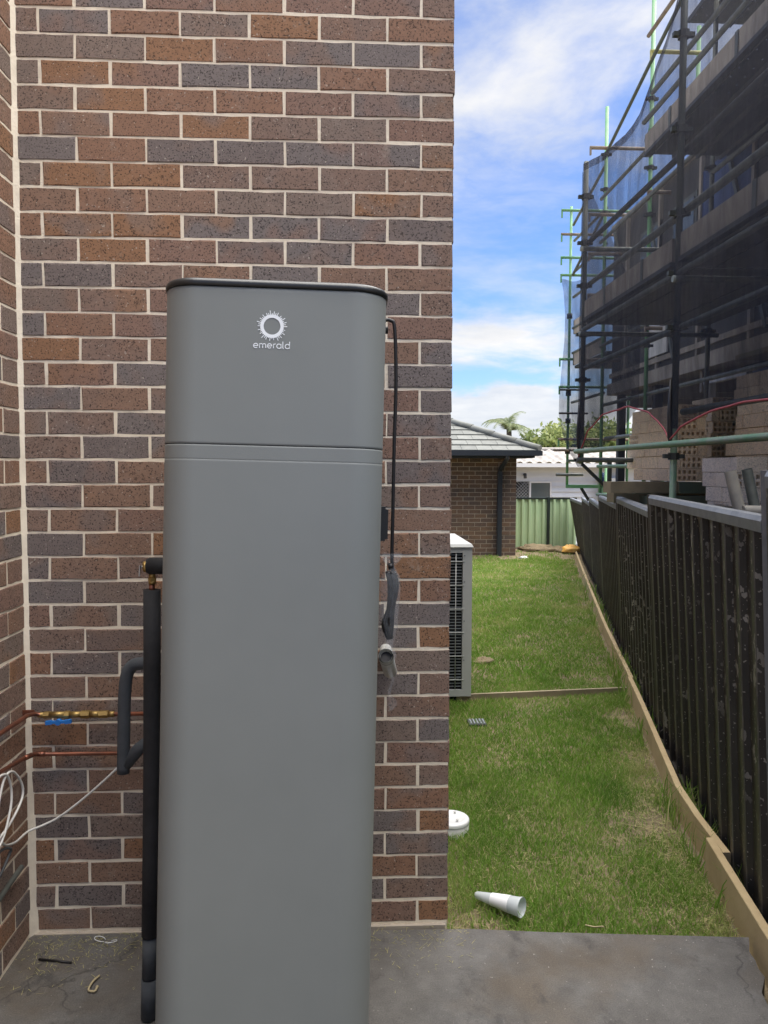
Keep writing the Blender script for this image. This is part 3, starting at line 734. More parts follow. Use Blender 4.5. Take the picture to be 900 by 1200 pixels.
# bits on the slab
def zip_tie(cx, cy, r, a0, a1, lab):
    P = [(cx+r*math.cos(R(a0+(a1-a0)*i/16)), cy+.7*r*math.sin(R(a0+(a1-a0)*i/16)), .004+.012*math.sin(math.pi*i/16)) for i in range(17)]
    tag(MB().tube(P, .0014, 6).build('cable_tie', M_zip), lab, 'cable tie', 'cut cable ties on the slab')
zip_tie(.262, -.058, .019, 20, 330, 'white cut cable tie curled on the slab, nearer the left wall')
zip_tie(.306, -.075, .021, 140, 460, 'white cut cable tie with a loose tail on the slab, nearer the pipe')
tag(MB().tube([(.085, -.158, .006), (.15, -.17, .007), (.205, -.18, .005)], .0035, 6).build('stick', M_cord), 'thin dark stick lying on the slab near the left corner', 'stick')
tag(MB().tube(bez([(.323, -.255, .007), (.312, -.29, .010), (.310, -.325, .006), (.333, -.335, .009), (.336, -.318, .012)], 5), [.0035]*20+[.006], 6).build('plastic_scrap', M_straw), 'curved beige plastic scrap lying on the slab', 'scrap')
n = 900
x = np.concatenate([rng.random(600)*.55, 1.0+rng.random(300)*.6]); y = -.01-np.abs(rng.normal(0, .12, n))
lit = stuff(blades('slab_litter', x, y, np.full(n, .001), .006*rng.random(n), np.full(n, .0022), .008+.03*rng.random(n)**2, .88+.12*rng.random(n), M_grass)); lit['label'] = 'dry grass litter swept against the wall foot'

# ------------------------------------------------------------------ things on the lawn
cap = thing('inspection_cap', 'round white drain inspection cap standing in the lawn by the wall corner', 'drain cap', (1.655, .88, LZ))
mb = MB(); mb.lathe([(.088, -.03), (.088, .058), (.084, .06)], (1.655, .88, LZ), 36); mb.build('pipe_collar', M_pvc, cap)
mb = MB(); mb.lathe([(.090, .056), (.090, .068), (.086, .073), (.072, .076), (.067, .073), (.0, .074)], (1.655, .88, LZ), 36); mb.build('lid', mat('white_cap', (.70, .71, .70), .4), cap)
for a in (60, 180, 300):
    mb = MB(); mb.lathe([(.006, .0785), (.006, .083), (0, .083)], (1.655+.05*math.cos(R(a)), .88+.05*math.sin(R(a)), LZ), 10); mb.build('lid_stud', M_pvc, cap)
tb = thing('plastic_tube', 'translucent white plastic tube with label lying on the lawn by the slab', 'plastic tube', (1.755, .17, -.04))
A, B = Vector((1.672, .245, -.030)), Vector((1.832, .115, -.012)); ax = (B-A).normalized()
mb = MB(); P = [A+(B-A)*t for t in (0, .03, .25, .5, .75, .97, 1.0)]; mb.tube(P, [.010, .014, .020, .026, .032, .0365, .037], 22, caps=False); mb.build('tube_body', M_palew, tb)
mb = MB(); mb.tube([A+(B-A)*t for t in (.36, .6, .76)], [.0243, .0297, .0335], 22, caps=False); mb.build('label_band', M_label, tb)
mb = MB(); mb.tube([A+(B-A)*.965, A+(B-A)*1.0], [.0378, .0385], 22, caps=False); mb.build('rim', M_palew, tb)
gr = thing('drain_grate', 'small dark drain grate set in the lawn past the wall corner', 'drain grate', (2.04, 2.45, LZ))
mb = MB(); mb.box((1.985, 2.39, LZ), (2.105, 2.51, LZ+.022)); mb.build('frame', M_cableg, gr)
for i in range(5):
    mb = MB(); mb.box((1.997+i*.0225, 2.40, LZ+.022), (2.007+i*.0225, 2.50, LZ+.028)); mb.build('bar', M_wire, gr)
def clod(name, c, sx, sy, sz, m, lab, cat, seed):
    mb = MB(); vs = []; fs = []; nu, nv = 16, 7
    for i in range(nv+1):
        for k in range(nu):
            th = math.pi/2*i/nv; a = 2*math.pi*k/nu; d = Vector((math.cos(a)*math.cos(th), math.sin(a)*math.cos(th), math.sin(th)))
            r = 1+.55*mnoise.noise(d*2.3+Vector((seed, 0, 0)))+.25*mnoise.noise(d*6+Vector((0, seed, 0)))
            vs.append((c[0]+d.x*sx*r, c[1]+d.y*sy*r, c[2]-.01+d.z*sz*r))
    for i in range(nv):
        for k in range(nu): fs.append((i*nu+k, i*nu+(k+1) % nu, (i+1)*nu+(k+1) % nu, (i+1)*nu+k))
    mb.add(vs, fs, True); return tag(mb.build(name, m), lab, cat)
clod('soil_clod', (2.40, 4.15, LZ), .11, .09, .05, M_soil, 'dark clod of soil on the lawn beside the air conditioner', 'soil clod', 2)
clod('soil_clod', (3.12, 6.2, LZ), .13, .12, .018, M_straw, 'flat pale bare patch of dry thatch on the far lawn', 'thatch patch', 7)
for nm, c, sx, sy, sz, sd_ in (('dirt_mound', (5.1, 13.15, .0), .45, .30, .13, 3), ('dirt_mound', (5.65, 13.1, .0), .4, .3, .09, 9)):
    o = clod(nm, c, sx, sy, sz, M_soil, 'low brown dirt mound in front of the green fence, %s' % ('left one' if sd_ == 3 else 'right one by the orange bag'), 'dirt mound', sd_)
ob = clod('orange_bag', (5.72, 12.75, .03), .20, .12, .12, M_orange, 'crumpled orange plastic bag at the foot of the far fence', 'plastic bag', 5)
clod('white_rag', (4.62, 12.25, LZ+.03), .09, .05, .04, M_label, 'small white scrap at the foot of the far brick house corner', 'scrap', 4)

# timber edging: planks on edge along the fence
def edge_plank(y0, y1, z0, z1, lab, off=0.0, steps=8):
    mb = MB(); vs = []; fs = []; th = .034
    for i in range(steps+1):
        y = y0+(y1-y0)*i/steps; x = plank_x(y)+(off if off < .03 else off*max(.12, 1-(y-y0)/.6))
        vs += [(x, y, z0), (x+th, y, z0), (x+th, y, z1-.003), (x+th-.003, y, z1), (x+.003, y, z1), (x, y, z1-.003)]
    for i in range(steps):
        a = 6*i
        for k in range(6): fs.append((a+k, a+(k+1) % 6, a+6+(k+1) % 6, a+6+k))
    fs += [(0, 1, 2, 3, 4, 5), tuple(6*steps+k for k in (5, 4, 3, 2, 1, 0))]
    mb.add(vs, fs); return tag(mb.build('edging_plank', M_pine), lab, 'timber plank', 'timber edging along the fence')
edge_plank(-.285, .46, -.10, .082, 'nearest pine edging plank, set on edge beside the slab corner')
edge_plank(.35, 3.12, -.10, .070, 'long pine edging plank between the slab corner and the cross timber', .043)
edge_plank(3.13, 6.9, -.10, .062, 'pine edging plank just past the cross timber', .02)
edge_plank(6.92, 12.4, -.10, .060, 'farthest pine edging plank running to the end of the fence', .02)
mb = MB(); mb.obox((1.98, 3.00, LZ+.018), (3.36, 3.15, LZ+.018), .026, .066); tag(mb.build('cross_timber', M_pine2), 'weathered timber strip laid across the lawn to the edging', 'timber strip')
tag(MB().tube(bez([(2.055, .02, -.03), (2.08, -.01, -.02), (2.10, -.05, .006)], 5), .003, 6).build('dry_stalk', M_straw), 'pale dry stalk at the lawn edge of the slab', 'stalk')
mb = MB(); mb.box((2.612, -.42, .001), (2.66, -.335, .055)); mb.box((2.606, -.40, .045), (2.64, -.345, .062)); tag(mb.build('yellow_block', M_yel), 'small yellow plastic block at the near end of the edging plank', 'plastic block')

# ------------------------------------------------------------------ black sheet steel fence
fence = thing('steel_fence', 'black ribbed steel fence with grey cap rails along the lawn', 'fence', (3.3, 2.4, LZ), )
TOPZ = [1.80, 1.697, 1.54, 1.45, 1.382, 1.267, 1.193, 1.10]
def fpt(i, t, z, nrm=0.0):
    (ya, xa, la), (yb, xb, lb) = FB[i], FB[i+1]
    y = ya+(yb-ya)*t; x = xa+(xb-xa)*t; ln = la+(lb-la)*t
    d = Vector((xb-xa, yb-ya, 0)).normalized(); nv = Vector((-d.y, d.x, 0))     # towards the lawn
    return Vector((x-ln*(z-LZ)/1.6, y, z))+nv*nrm
for i, tz in enumerate(TOPZ):
    L = math.dist(FB[i][:2], FB[i+1][:2]); n = max(6, round(L/.195)); per = 1/n
    prof = []
    for k in range(n):
        b = k*per
        prof += [(b+per*.06, 0), (b+per*.60, 0), (b+per*.665, .022), (b+per*.70, .0245), (b+per*.92, .022)]
    mb = MB(); vs = []
    prof = [(0.005, 0)]+prof+[(.997, 0)]
    for t, nn in prof: vs += [fpt(i, t, LZ-.05, nn), fpt(i, t, tz-.045, nn)]
    mb.add(vs, [(2*k, 2*k+2, 2*k+3, 2*k+1) for k in range(len(prof)-1)])
    o = mb.build('sheet_panel', M_fsheet_s if i < 4 else M_fsheet, fence)
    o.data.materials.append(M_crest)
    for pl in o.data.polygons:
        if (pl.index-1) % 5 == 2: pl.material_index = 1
    mb = MB(); a0, a1 = fpt(i, .012, tz-.03), fpt(i, .988, tz-.03)
    d = (a1-a0).normalized(); nv = Vector((-d.y, d.x, 0))
    sec = [(-.024, -.028), (.026, -.028), (.030, .012), (.022, .030), (-.022, .030), (-.026, .012)]
    vs = [a0+nv*u+Vector((0, 0, v)) for u, v in sec]+[a1+nv*u+Vector((0, 0, v)) for u, v in sec]
    mb.add(vs, [(k, (k+1) % 6, 6+(k+1) % 6, 6+k) for k in range(6)]+[(5, 4, 3, 2, 1, 0), (6, 7, 8, 9, 10, 11)]); mb.build('cap_rail', M_fcap, fence)
    mb = MB(); a0, a1 = fpt(i, .012, LZ+.02), fpt(i, .988, LZ+.02); mb.obox(a0, a1, .05, .05); mb.build('bottom_rail', M_fsheet, fence)
for i in range(len(FB)):
    tz = max(TOPZ[max(0, i-1)], TOPZ[min(i, len(TOPZ)-1)])+.004
    j, t = (i, 0) if i < len(FB)-1 else (i-1, 1)
    mb = MB(); mb.obox(fpt(j, t, LZ-.05), fpt(j, t, tz), .045, .055, (0, 1, 0)); mb.build('post', M_fcap if i in (1, 2) else M_fsheet, fence)

# green fence across the end
gf = thing('steel_fence', 'pale green ribbed steel fence with dark post at the end of the lawn', 'fence', (5.4, 13.7, LZ))
for x0, x1 in ((3.3, 5.46), (5.50, 6.10)):
    mb = MB(); vs = []; x = x0; pr = []
    while x < x1-.02: pr += [(x, 0), (x+.075, 0), (x+.09, .03), (x+.135, .03), (x+.15, 0)]; x += .151
    vs = []
    for xx, nn in pr: vs += [(min(xx, x1), 13.7-nn, -.8), (min(xx, x1), 13.7-nn, 1.07)]
    mb.add(vs, [(2*k, 2*k+2, 2*k+3, 2*k+1) for k in range(len(pr)-1)]); mb.build('sheet_panel', M_fgreen, gf)
    mb = MB(); mb.box((x0, 13.67, 1.06), (x1, 13.735, 1.10)); mb.build('cap_rail', M_gpost, gf)
mb = MB(); mb.box((5.45, 13.655, -.8), (5.51, 13.74, 1.11)); mb.build('post', M_gpost, gf)

# ------------------------------------------------------------------ outdoor air conditioner unit
ac = thing('air_conditioner', 'grey outdoor air conditioner unit standing beside the brick wall corner', 'air conditioner', (1.9, 3.45, LZ))
ax0, ax1, ay0, ay1, az0, az1 = 1.70, 2.088, 2.97, 3.93, -.03, 1.115
mb = MB(); mb.box((2.017, ay0, az0), (ax1, ay0+.04, az1)); mb.box((ax1-.03, ay0+.04, az0), (ax1, ay1, az1)); mb.box((ax0, ay1-.03, az0), (ax1-.03, ay1, az1)); mb.box((ax0, ay0, az0), (2.017, ay0+.03, az0+.05)); mb.box((ax0, ay0+.002, az1-.045), (2.017, ay0+.03, az1)); mb.build('casing', M_acw, ac)
mb = MB(); vs = [(ax0-.01, ay0-.012, az1), (ax1+.008, ay0-.012, az1), (ax1+.008, ay1+.01, az1), (ax0-.01, ay1+.01, az1)]
mb.add(vs+[(v[0]+(.012 if v[0] < 1.9 else -.012), v[1]+(.012 if v[1] < 3.4 else -.012), az1+.022) for v in vs], [(3, 2, 1, 0), (4, 5, 6, 7)]+[(k, (k+1) % 4, 4+(k+1) % 4, 4+k) for k in range(4)]); mb.build('top_panel', M_acw, ac)
mb = MB(); mb.box((ax0+.01, ay0+.035, az0+.01), (2.04, ay1-.04, az1-.002)); mb.build('coil', M_dark, ac)
mb = MB()
z = az0+.07
while z < az1-.06:
    mb.box((ax0+.012, ay0+.014, z), (2.017, ay0+.026, z+.006)); z += .0235
stuff(mb.build('coil_fins', M_wire, ac))
mb = MB()
for xx in (1.76, 1.86, 1.965): mb.tube([(xx, ay0+.004, az0+.04), (xx, ay0+.004, az1-.05)], .0035, 6)
for zz_ in np.linspace(az0+.13, az1-.11, 6): mb.tube([(ax0+.01, ay0-.001, zz_), (2.03, ay0-.001, zz_)], .004, 6)
mb.build('wire_guard', M_acw, ac)
for yy in (3.1, 3.8):
    mb = MB(); mb.box((ax0+.02, yy-.05, LZ-.02), (ax1-.02, yy+.05, az0)); mb.build('foot_block', M_cableg, ac)
for zz_ in (.25, .55, .85, 1.05):
    mb = MB(); mb.tube([(2.03, ay0-.003, zz_), (2.03, ay0+.004, zz_)], .006, 8); mb.build('screw', M_wire, ac)
mb = MB(); mb.box((ax1+.001, 3.3, .3), (ax1+.02, 3.7, .75)); mb.build('fan_guard', M_acw, ac)

# ------------------------------------------------------------------ brown brick house at the end of the lawn
fh = thing('brick_house', 'low brown brick house with pale tiled hip roof across the lawn end', 'house', (3.5, 12.54, LZ))
FX, FY = 4.52, 12.54
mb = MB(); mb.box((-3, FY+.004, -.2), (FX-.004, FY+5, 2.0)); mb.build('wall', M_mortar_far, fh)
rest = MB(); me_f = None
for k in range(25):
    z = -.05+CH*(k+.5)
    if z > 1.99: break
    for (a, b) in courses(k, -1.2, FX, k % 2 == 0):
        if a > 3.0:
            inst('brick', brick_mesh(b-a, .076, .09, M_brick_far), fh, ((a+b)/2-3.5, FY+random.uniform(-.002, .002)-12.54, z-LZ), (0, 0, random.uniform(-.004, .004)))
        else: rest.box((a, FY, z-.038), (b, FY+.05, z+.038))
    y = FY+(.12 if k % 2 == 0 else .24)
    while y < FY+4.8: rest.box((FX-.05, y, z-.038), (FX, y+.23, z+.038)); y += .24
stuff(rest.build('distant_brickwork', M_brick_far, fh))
EZ, EX, EY, TA = 2.06, 4.86, 12.02, math.tan(R(22))
mb = MB(); mb.box((-3, EY+.06, EZ-.13), (EX-.08, EY+.09, EZ+.02)); mb.box((EX-.11, EY+.09, EZ-.13), (EX-.08, EY+5, EZ+.02)); mb.box((-3, EY+.09, EZ-.135), (EX-.11, FY+.3, EZ-.115)); mb.build('fascia', M_fascia, fh)
mb = MB(); mb.box((-3, EY-.06, EZ-.09), (EX+.04, EY+.055, EZ+.01)); mb.box((EX-.075, EY+.06, EZ-.09), (EX+.04, EY+5, EZ+.01)); mb.build('gutter', M_fascia, fh)
mb = MB(); mb.tube(bez([(4.22, EY+.0, EZ-.08), (4.22, EY+.02, EZ-.16), (4.20, EY+.25, EZ-.26), (4.18, FY-.055, EZ-.36), (4.18, FY-.055, EZ-.5)], 4), .045, 8); mb.box((4.13, FY-.095, -.06), (4.22, FY-.012, EZ-.42)); mb.build('downpipe', M_fascia, fh)
roof = MB(); P0 = (EX, EY, EZ); q = 4.0
roof.add([(-3, EY, EZ), (EX, EY, EZ), (EX-q, EY+q, EZ+q*TA), (-3, EY+q, EZ+q*TA), (EX, EY+9, EZ)], [(0, 1, 2, 3), (1, 4, 2)]); rf = roof.build('roof', M_tile, fh)
oth = MB()
for r_ in range(12):
    s0, s1 = r_*.30, (r_+1)*.30
    y0_, y1_ = EY+s0*math.cos(R(22))-.03, EY+s1*math.cos(R(22)); z0_, z1_ = EZ+(s0-.03)*math.sin(R(22))+.034, EZ+s1*math.sin(R(22))+.010
    x = EX-.02-(.15 if r_ % 2 else 0)
    xe0, xe1 = EX-(y0_-EY)-.0, EX-(y1_-EY)
    xr = xe0
    while xr > -3:
        xl = min(x, xe0)-.30 if x < xe0 else xe0-.30
        xl = x-.30
        if xl < xe0-.02:
            a0, b0 = xl, min(x-.006, xe0); b1 = min(x-.006, xe1); a1 = min(xl, b1-.001)
            vs = [(a0, y0_, z0_), (b0, y0_, z0_), (b1, y1_, z1_), (a1, y1_, z1_)]
            vs = vs+[(vx, vy+.004, vz-.022) for vx, vy, vz in vs]
            fs = [(0, 1, 2, 3), (0, 4, 5, 1), (1, 5, 6, 2), (2, 6, 7, 3), (3, 7, 4, 0)]
            if a0 > 2.9 and r_ < 9: MB().add(vs, fs).build('tile', M_tile, rf)
            else: oth.add(vs, fs)
        xr = xl; x = xl
stuff(oth.build('distant_tiles', M_tile, rf))
for k in range(10):
    t0, t1 = .38*k, .38*(k+1)+.03
    mb = MB(); mb.tube([(EX-t0, EY+t0, EZ+t0*TA+.045), (EX-t1, EY+t1, EZ+t1*TA+.03)], .075, 8); mb.build('hip_tile', M_tile, rf)

# ------------------------------------------------------------------ white weatherboard house behind
wh = thing('weatherboard_house', 'white weatherboard house with grey tiled roof behind the green fence', 'house', (8, 21, -.8))
WY = 21.0
mb = MB(); mb.box((3, WY+.03, -.85), (12.6, WY+5, 1.95)); mb.build('wall', M_wb, wh)
for k in range(17):
    z = -.8+.165*k
    mb = MB()
    segs = [(3, 12.6)] if not (z+.16 > .7 and z < 1.33) else [(3, 6.33), (7.50, 9.0), (9.9, 12.6)]
    for a, b in segs: mb.add([(a, WY-.02, z), (b, WY-.02, z), (b, WY+.028, z+.164), (a, WY+.028, z+.164), (a, WY+.028, z), (b, WY+.028, z)], [(0, 1, 2, 3), (0, 4, 5, 1)])
    mb.build('weatherboard', M_wb, wh)
wn = MB(); wn.box((6.79, WY-.03, .68), (6.84, WY+.02, 1.34)); wn.box((7.44, WY-.03, .68), (7.49, WY+.02, 1.34)); wn.box((6.84, WY-.03, 1.29), (7.44, WY+.02, 1.34)); wn.box((6.84, WY-.03, .64), (7.44, WY+.02, .69)); wo = wn.build('window', M_white, wh)
mb = MB(); mb.box((6.84, WY+.0, .69), (7.44, WY+.012, 1.29)); mb.build('pane', M_glass, wo)
lt = MB()
for k in range(14):
    o_ = k*.1
    for sg in (1, -1):
        p = (6.35+o_-.35, .66) if sg > 0 else (6.35+o_-.35, 1.32)
        x0_, x1_ = p[0], p[0]+.66
        za, zb = (.66, 1.32) if sg > 0 else (1.32, .66)
        c0_, c1_ = max(x0_, 6.35), min(x1_, 6.76)
        if c1_ > c0_: lt.obox((c0_, WY-.01-.012*(sg > 0), za+(zb-za)*(c0_-x0_)/.66), (c1_, WY-.01-.012*(sg > 0), za+(zb-za)*(c1_-x0_)/.66), .012, .035, (0, 1, 0))
lt.build('lattice', M_lattice, wh)
mb = MB(); mb.box((6.34, WY+.0, .66), (6.77, WY+.008, 1.32)); mb.build('lattice_back', M_dark, wh)
mb = MB(); vs = []; nx_ = 220; 
for j in range(3):
    t_ = j/2
    for i in range(nx_+1):
        x = 2.6+10.4*i/nx_; z = 1.92+2.4*t_*.19+.035*(math.sin(x*2*math.pi/.30))
        vs.append((x, WY-.5+2.4*t_, z))
mb.add(vs, [(j*(nx_+1)+i, j*(nx_+1)+i+1, (j+1)*(nx_+1)+i+1, (j+1)*(nx_+1)+i) for j in range(2) for i in range(nx_)], True)
mb.add([(2.6, WY+1.9, 2.37), (13, WY+1.9, 2.37), (13, WY+4.5, 1.9), (2.6, WY+4.5, 1.9)], [(0, 1, 2, 3)]); rfw = mb.build('roof', M_tilew, wh)
mb = MB(); mb.tube([(2.6, WY+1.9, 2.38), (13, WY+1.9, 2.38)], .07, 8); mb.build('ridge', M_tilew, rfw)
mb = MB(); mb.box((2.6, WY-.5, 1.78), (13, WY-.46, 1.90)); mb.build('fascia', M_white, wh)
# small light fitting under the eave
mb = MB(); mb.tube([(6.62, WY-.02, 1.55), (6.62, WY-.12, 1.55)], .04, 8); mb.tube([(6.62, WY-.12, 1.58), (6.62, WY-.16, 1.44)], .05, 8); mb.build('wall_lamp', M_cableg, wh)
# window air conditioner box seen between the standards
mb = MB(); mb.box((8.95, WY-.35, .75), (9.75, WY, 1.45)); acx = mb.build('wall_unit', M_acw, wh)
for k in range(5):
    mb = MB(); mb.box((9.0, WY-.365, .84+.11*k), (9.4, WY-.352, .89+.11*k)); mb.build('louvre', M_wire, acx)

# ------------------------------------------------------------------ trees beyond
def tree(label, cx, cy, z0, h, rad, n, leaf, m, squash=.8, trunk_r=.15):
    t_ = thing('tree', label, 'tree', (cx, cy, z0), 'trees beyond the houses')
    mb = MB(); mb.tube([(cx, cy, z0), (cx+.05*h, cy, z0+h*.45), (cx, cy, z0+h*.8)], [trunk_r, trunk_r*.7, trunk_r*.3], 8)
    for a in range(5):
        an = a*1.3; mb.tube([(cx, cy, z0+h*(.35+.06*a)), (cx+rad*.6*math.cos(an), cy+rad*.6*math.sin(an), z0+h*(.6+.06*a))], [trunk_r*.4, trunk_r*.1], 6)
    mb.build('trunk', M_trunk, t_)
    cl = 26; cc = rng.normal(0, 1, (cl, 3)); cc /= np.linalg.norm(cc, axis=1)[:, None]; cc *= (rng.random(cl)**.4)[:, None]*.85
    ci = rng.integers(0, cl, n); p = cc[ci]+rng.normal(0, .17, (n, 3))
    tint = np.clip(.25+.5*rng.random(cl)[ci]+rng.normal(0, .12, n), 0, 1)
    P = p*np.array([rad, rad, rad*squash])+np.array([cx, cy, z0+h*.68])
    u = rng.normal(0, 1, (n, 3)); u /= np.linalg.norm(u, axis=1)[:, None]; v = np.cross(u, rng.normal(0, 1, (n, 3))); v /= np.linalg.norm(v, axis=1)[:, None]
    s_ = leaf*(.6+.8*rng.random(n))[:, None]
    V = np.stack([P-u*s_, P+v*s_*.45, P+u*s_, P-v*s_*.45], 1).reshape(-1, 3)-np.array([cx, cy, z0])
    me = bpy.data.meshes.new('crown'); me.from_pydata(V.tolist(), [], np.arange(4*n).reshape(-1, 4).tolist())
    at = me.attributes.new('tint', 'FLOAT', 'POINT'); at.data.foreach_set('value', np.repeat(tint, 4).astype(np.float32))
    me.materials.append(m); me.update(); link(bpy.data.objects.new('crown', me), t_)
tree('rounded light green tree just right of the palm', 12.0, 39, -1, 5.0, 2.1, 5000, .16, M_leaf)
tree('spreading light green tree behind the scaffold foot', 15.2, 41, -1, 5.4, 2.6, 6000, .17, M_leaf)
tree('low bushy tree below the palm crown', 10.2, 42, -1, 4.2, 1.6, 4000, .15, M_leaf)
tree('green tree half hidden by the brick packs', 19.0, 42, -1, 5.2, 2.6, 5000, .17, M_leaf)
tree('tall tree far right behind the unfinished house', 25.0, 40, -1, 6.5, 3.2, 5000, .18, M_leaf)
pt_ = thing('palm_tree', 'palm tree with arching fronds above the white house roof', 'palm tree', (10.1, 40, -1))
mb = MB(); mb.tube([(10.1, 40, -1), (10.2, 40, 1.5), (10.1, 40, 4.0)], [.22, .17, .14], 10); mb.build('trunk', M_trunk, pt_)
for k in range(20):
    an = k*2.4+.3; el0 = .35+1.15*((k*.618) % 1); Ln = 1.7+.4*((k*.37) % 1); P = []
    p = Vector((10.1, 40, 3.95)); e = el0
    for i in range(11):
        P.append(p.copy()); p = p+Vector((math.cos(an)*math.cos(e), math.sin(an)*math.cos(e), math.sin(e)))*Ln/10; e -= .19
    mb = MB(); mb.tube(P, [.03-.0025*i for i in range(11)], 4, caps=False); tn = [0.4]*len(mb.v)
    sd_ = Vector((-math.sin(an), math.cos(an), 0))
    for i in range(1, 11):
        for sg in (-1, 1):
            for f_ in (0, .5):
                b_ = P[i-1].lerp(P[i], f_); dirv = (P[i]-P[i-1]).normalized()
                tip = b_+(sd_*sg*.8+dirv*.55+Vector((0, 0, -.35))).normalized()*(.55-.035*i); wv = dirv*.03
                mb.add([b_-wv, b_+wv, tip], [(0, 1, 2)]); tn += [random.random()]*3
    o = mb.build('frond', M_frond, pt_); at = o.data.attributes.new('tint', 'FLOAT', 'POINT'); at.data.foreach_set('value', tn)
# ------------------------------------------------------------------ unfinished house behind the scaffold
uh = thing('unfinished_house', 'dark unfinished two storey house standing inside the scaffold', 'house', (8, 0, LZ))
def bx(name, lo, hi, m, parent): return MB().box(lo, hi).build(name, m, parent)
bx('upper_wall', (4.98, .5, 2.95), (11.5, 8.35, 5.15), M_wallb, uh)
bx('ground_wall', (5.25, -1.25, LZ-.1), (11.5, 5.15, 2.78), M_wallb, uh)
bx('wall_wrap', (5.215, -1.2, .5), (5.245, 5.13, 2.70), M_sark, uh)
bx('floor_beam', (4.93, -1.25, 2.785), (11.6, 8.4, 2.945), M_toe, uh)
gb = MB(); gp = [(-1.25, 2.95), (.49, 2.95), (.49, 5.15), (-.35, 5.9), (-1.25, 5.15)]  # unseen gable block, added to keep sun off the brick walls
gb.add([(x, y, z) for x in (5.3, 11.6) for y, z in gp], [(4, 3, 2, 1, 0), (5, 6, 7, 8, 9)]+[(k, (k+1) % 5, 5+(k+1) % 5, 5+k) for k in range(5)]); gb.build('sun_block_gable', M_wallb, uh)
for y0, y1, z0, z1 in ((1.2, 3.6, 3.5, 4.75), (4.4, 5.5, 3.9, 4.9)):
    bx('wall_wrap', (4.955, y0, z0), (4.978, y1, z1), M_sark, uh)
for y in (1.1, 2.2, 3.3, 4.4, 5.5, 6.6, 7.7):
    bx('stud', (4.935, y, 2.95), (4.978, y+.05, 5.12), M_toe, uh)
for y0 in (5.6, 6.6):                          # window openings in the upper wall
    f = bx('window', (4.94, y0, 3.75), (4.976, y0+.62, 4.75), M_galv, uh)
    bx('pane', (4.930, y0+.05, 3.8), (4.938, y0+.57, 4.7), M_glass, f)
for y in (6.9, 8.2):
    bx('post', (5.05, y, LZ-.1), (5.15, y+.1, 2.78), M_wallb, uh)
bx('rear_ground_wall', (6.9, 5.2, LZ-.1), (7.0, 8.3, 2.78), M_wallb, uh)
bx('window', (6.86, 6.4, 1.95), (6.895, 7.5, 2.6), M_glass, uh)
bx('white_post', (4.99, 5.3, 1.65), (5.06, 5.37, 2.7), M_white, uh)
bx('white_lintel', (4.97, 4.5, 2.62), (5.03, 5.4, 2.69), M_white, uh)
# ground floor slab edge seen below the decks
bx('ground_slab', (5.1, -1.3, LZ-.2), (11.5, 8.4, .35), M_conc, uh)

for y in (1.6, 2.9, 4.1, 6.1, 7.3):
    MB().obox((4.93, y, 3.0), (4.93, y+.9, 5.1), .045, .03, (1, 0, 0)).build('brace_batten', M_galv, uh)
for y0, y1, z in ((.6, 8.3, 4.05), (.6, 8.3, 5.12), (.6, 8.3, 3.02)): bx('batten', (4.925, y0, z), (4.95, y1, z+.06), M_toe, uh)
bx('window_frame', (4.915, 3.55, 3.55), (4.94, 3.62, 4.8), M_white, uh)
bx('upstand_sheet', (4.91, 6.25, 3.1), (4.93, 6.9, 3.55), M_white, uh)
for k, y in enumerate((5.5, 6.2, 7.0, 7.6)): bx('joist', (5.0, y, 2.55), (7.0, y+.05, 2.78), M_toe, uh)
# ------------------------------------------------------------------ scaffold along the boundary
sc_ = thing('scaffold', 'tall green tube scaffold with plank decks beside the unfinished house', 'scaffold', (4.1, 2.7, LZ))
RT = .0242
def tb_(name, pts, m=M_gtube, r=RT, parent=None): return MB().tube(pts, r, 9).build(name, m, parent or sc_)
XO, XI, XM = 3.5, 4.77, 4.1
YS = [-2.06, .32, 2.69, 4.90]
for y in YS:
    tb_('standard', [(XO, y, 2.0), (XO, y, 6.8 if y < 4 else 4.74)], M_dtube)  # upper length in darker green: dimming behind the cloth put into the colour
    tb_('standard', [(XO, y, 1.76 if y > 4 else LZ-.2), (XO, y, 1.998)], M_gtube)
    tb_('standard', [(XI, y, LZ-.1), (XI, y, 6.6)], M_galv)
for y, z1 in ((6.45, 7.6), (8.07, 6.75)):
    tb_('standard', [(XI-.02, y, LZ-.1), (XI-.02, y, z1)], M_gbright)
tb_('standard', [(5.3, 6.45, 3.0), (5.3, 6.45, 6.95)], M_gbright)
tb_('standard', [(5.4, 5.0, 3.0), (5.4, 5.0, 6.4)], M_rust)
def coupler(p, ax='Z', r=.042, h=.05):
    d = {'Z': Vector((0, 0, h/2)), 'Y': Vector((0, h/2, 0)), 'X': Vector((h/2, 0, 0))}[ax]; p = Vector(p)
    mb = MB(); mb.tube([p-d, p+d], r, 8, smooth=False); mb.obox(p+Vector((-.075, 0, 0)), p+Vector((.075, 0, 0)), .035, .03); mb.build('coupler', M_clamp, sc_)
for y in YS[1:]:
    for z in ((1.80, 2.72, 3.10, 3.52, 4.10, 4.75) if y < 4 else (1.80, 2.6, 3.05, 3.53, 3.95, 4.4)): coupler((XO, y, z))
    for z in (2.2, 3.1, 4.0, 4.7, 5.5): coupler((XI, y, z))
for y in (6.45, 8.07):
    for z in (3.2, 4.05, 4.75, 5.3, 5.62, 6.1): coupler((XI-.02, y, z))
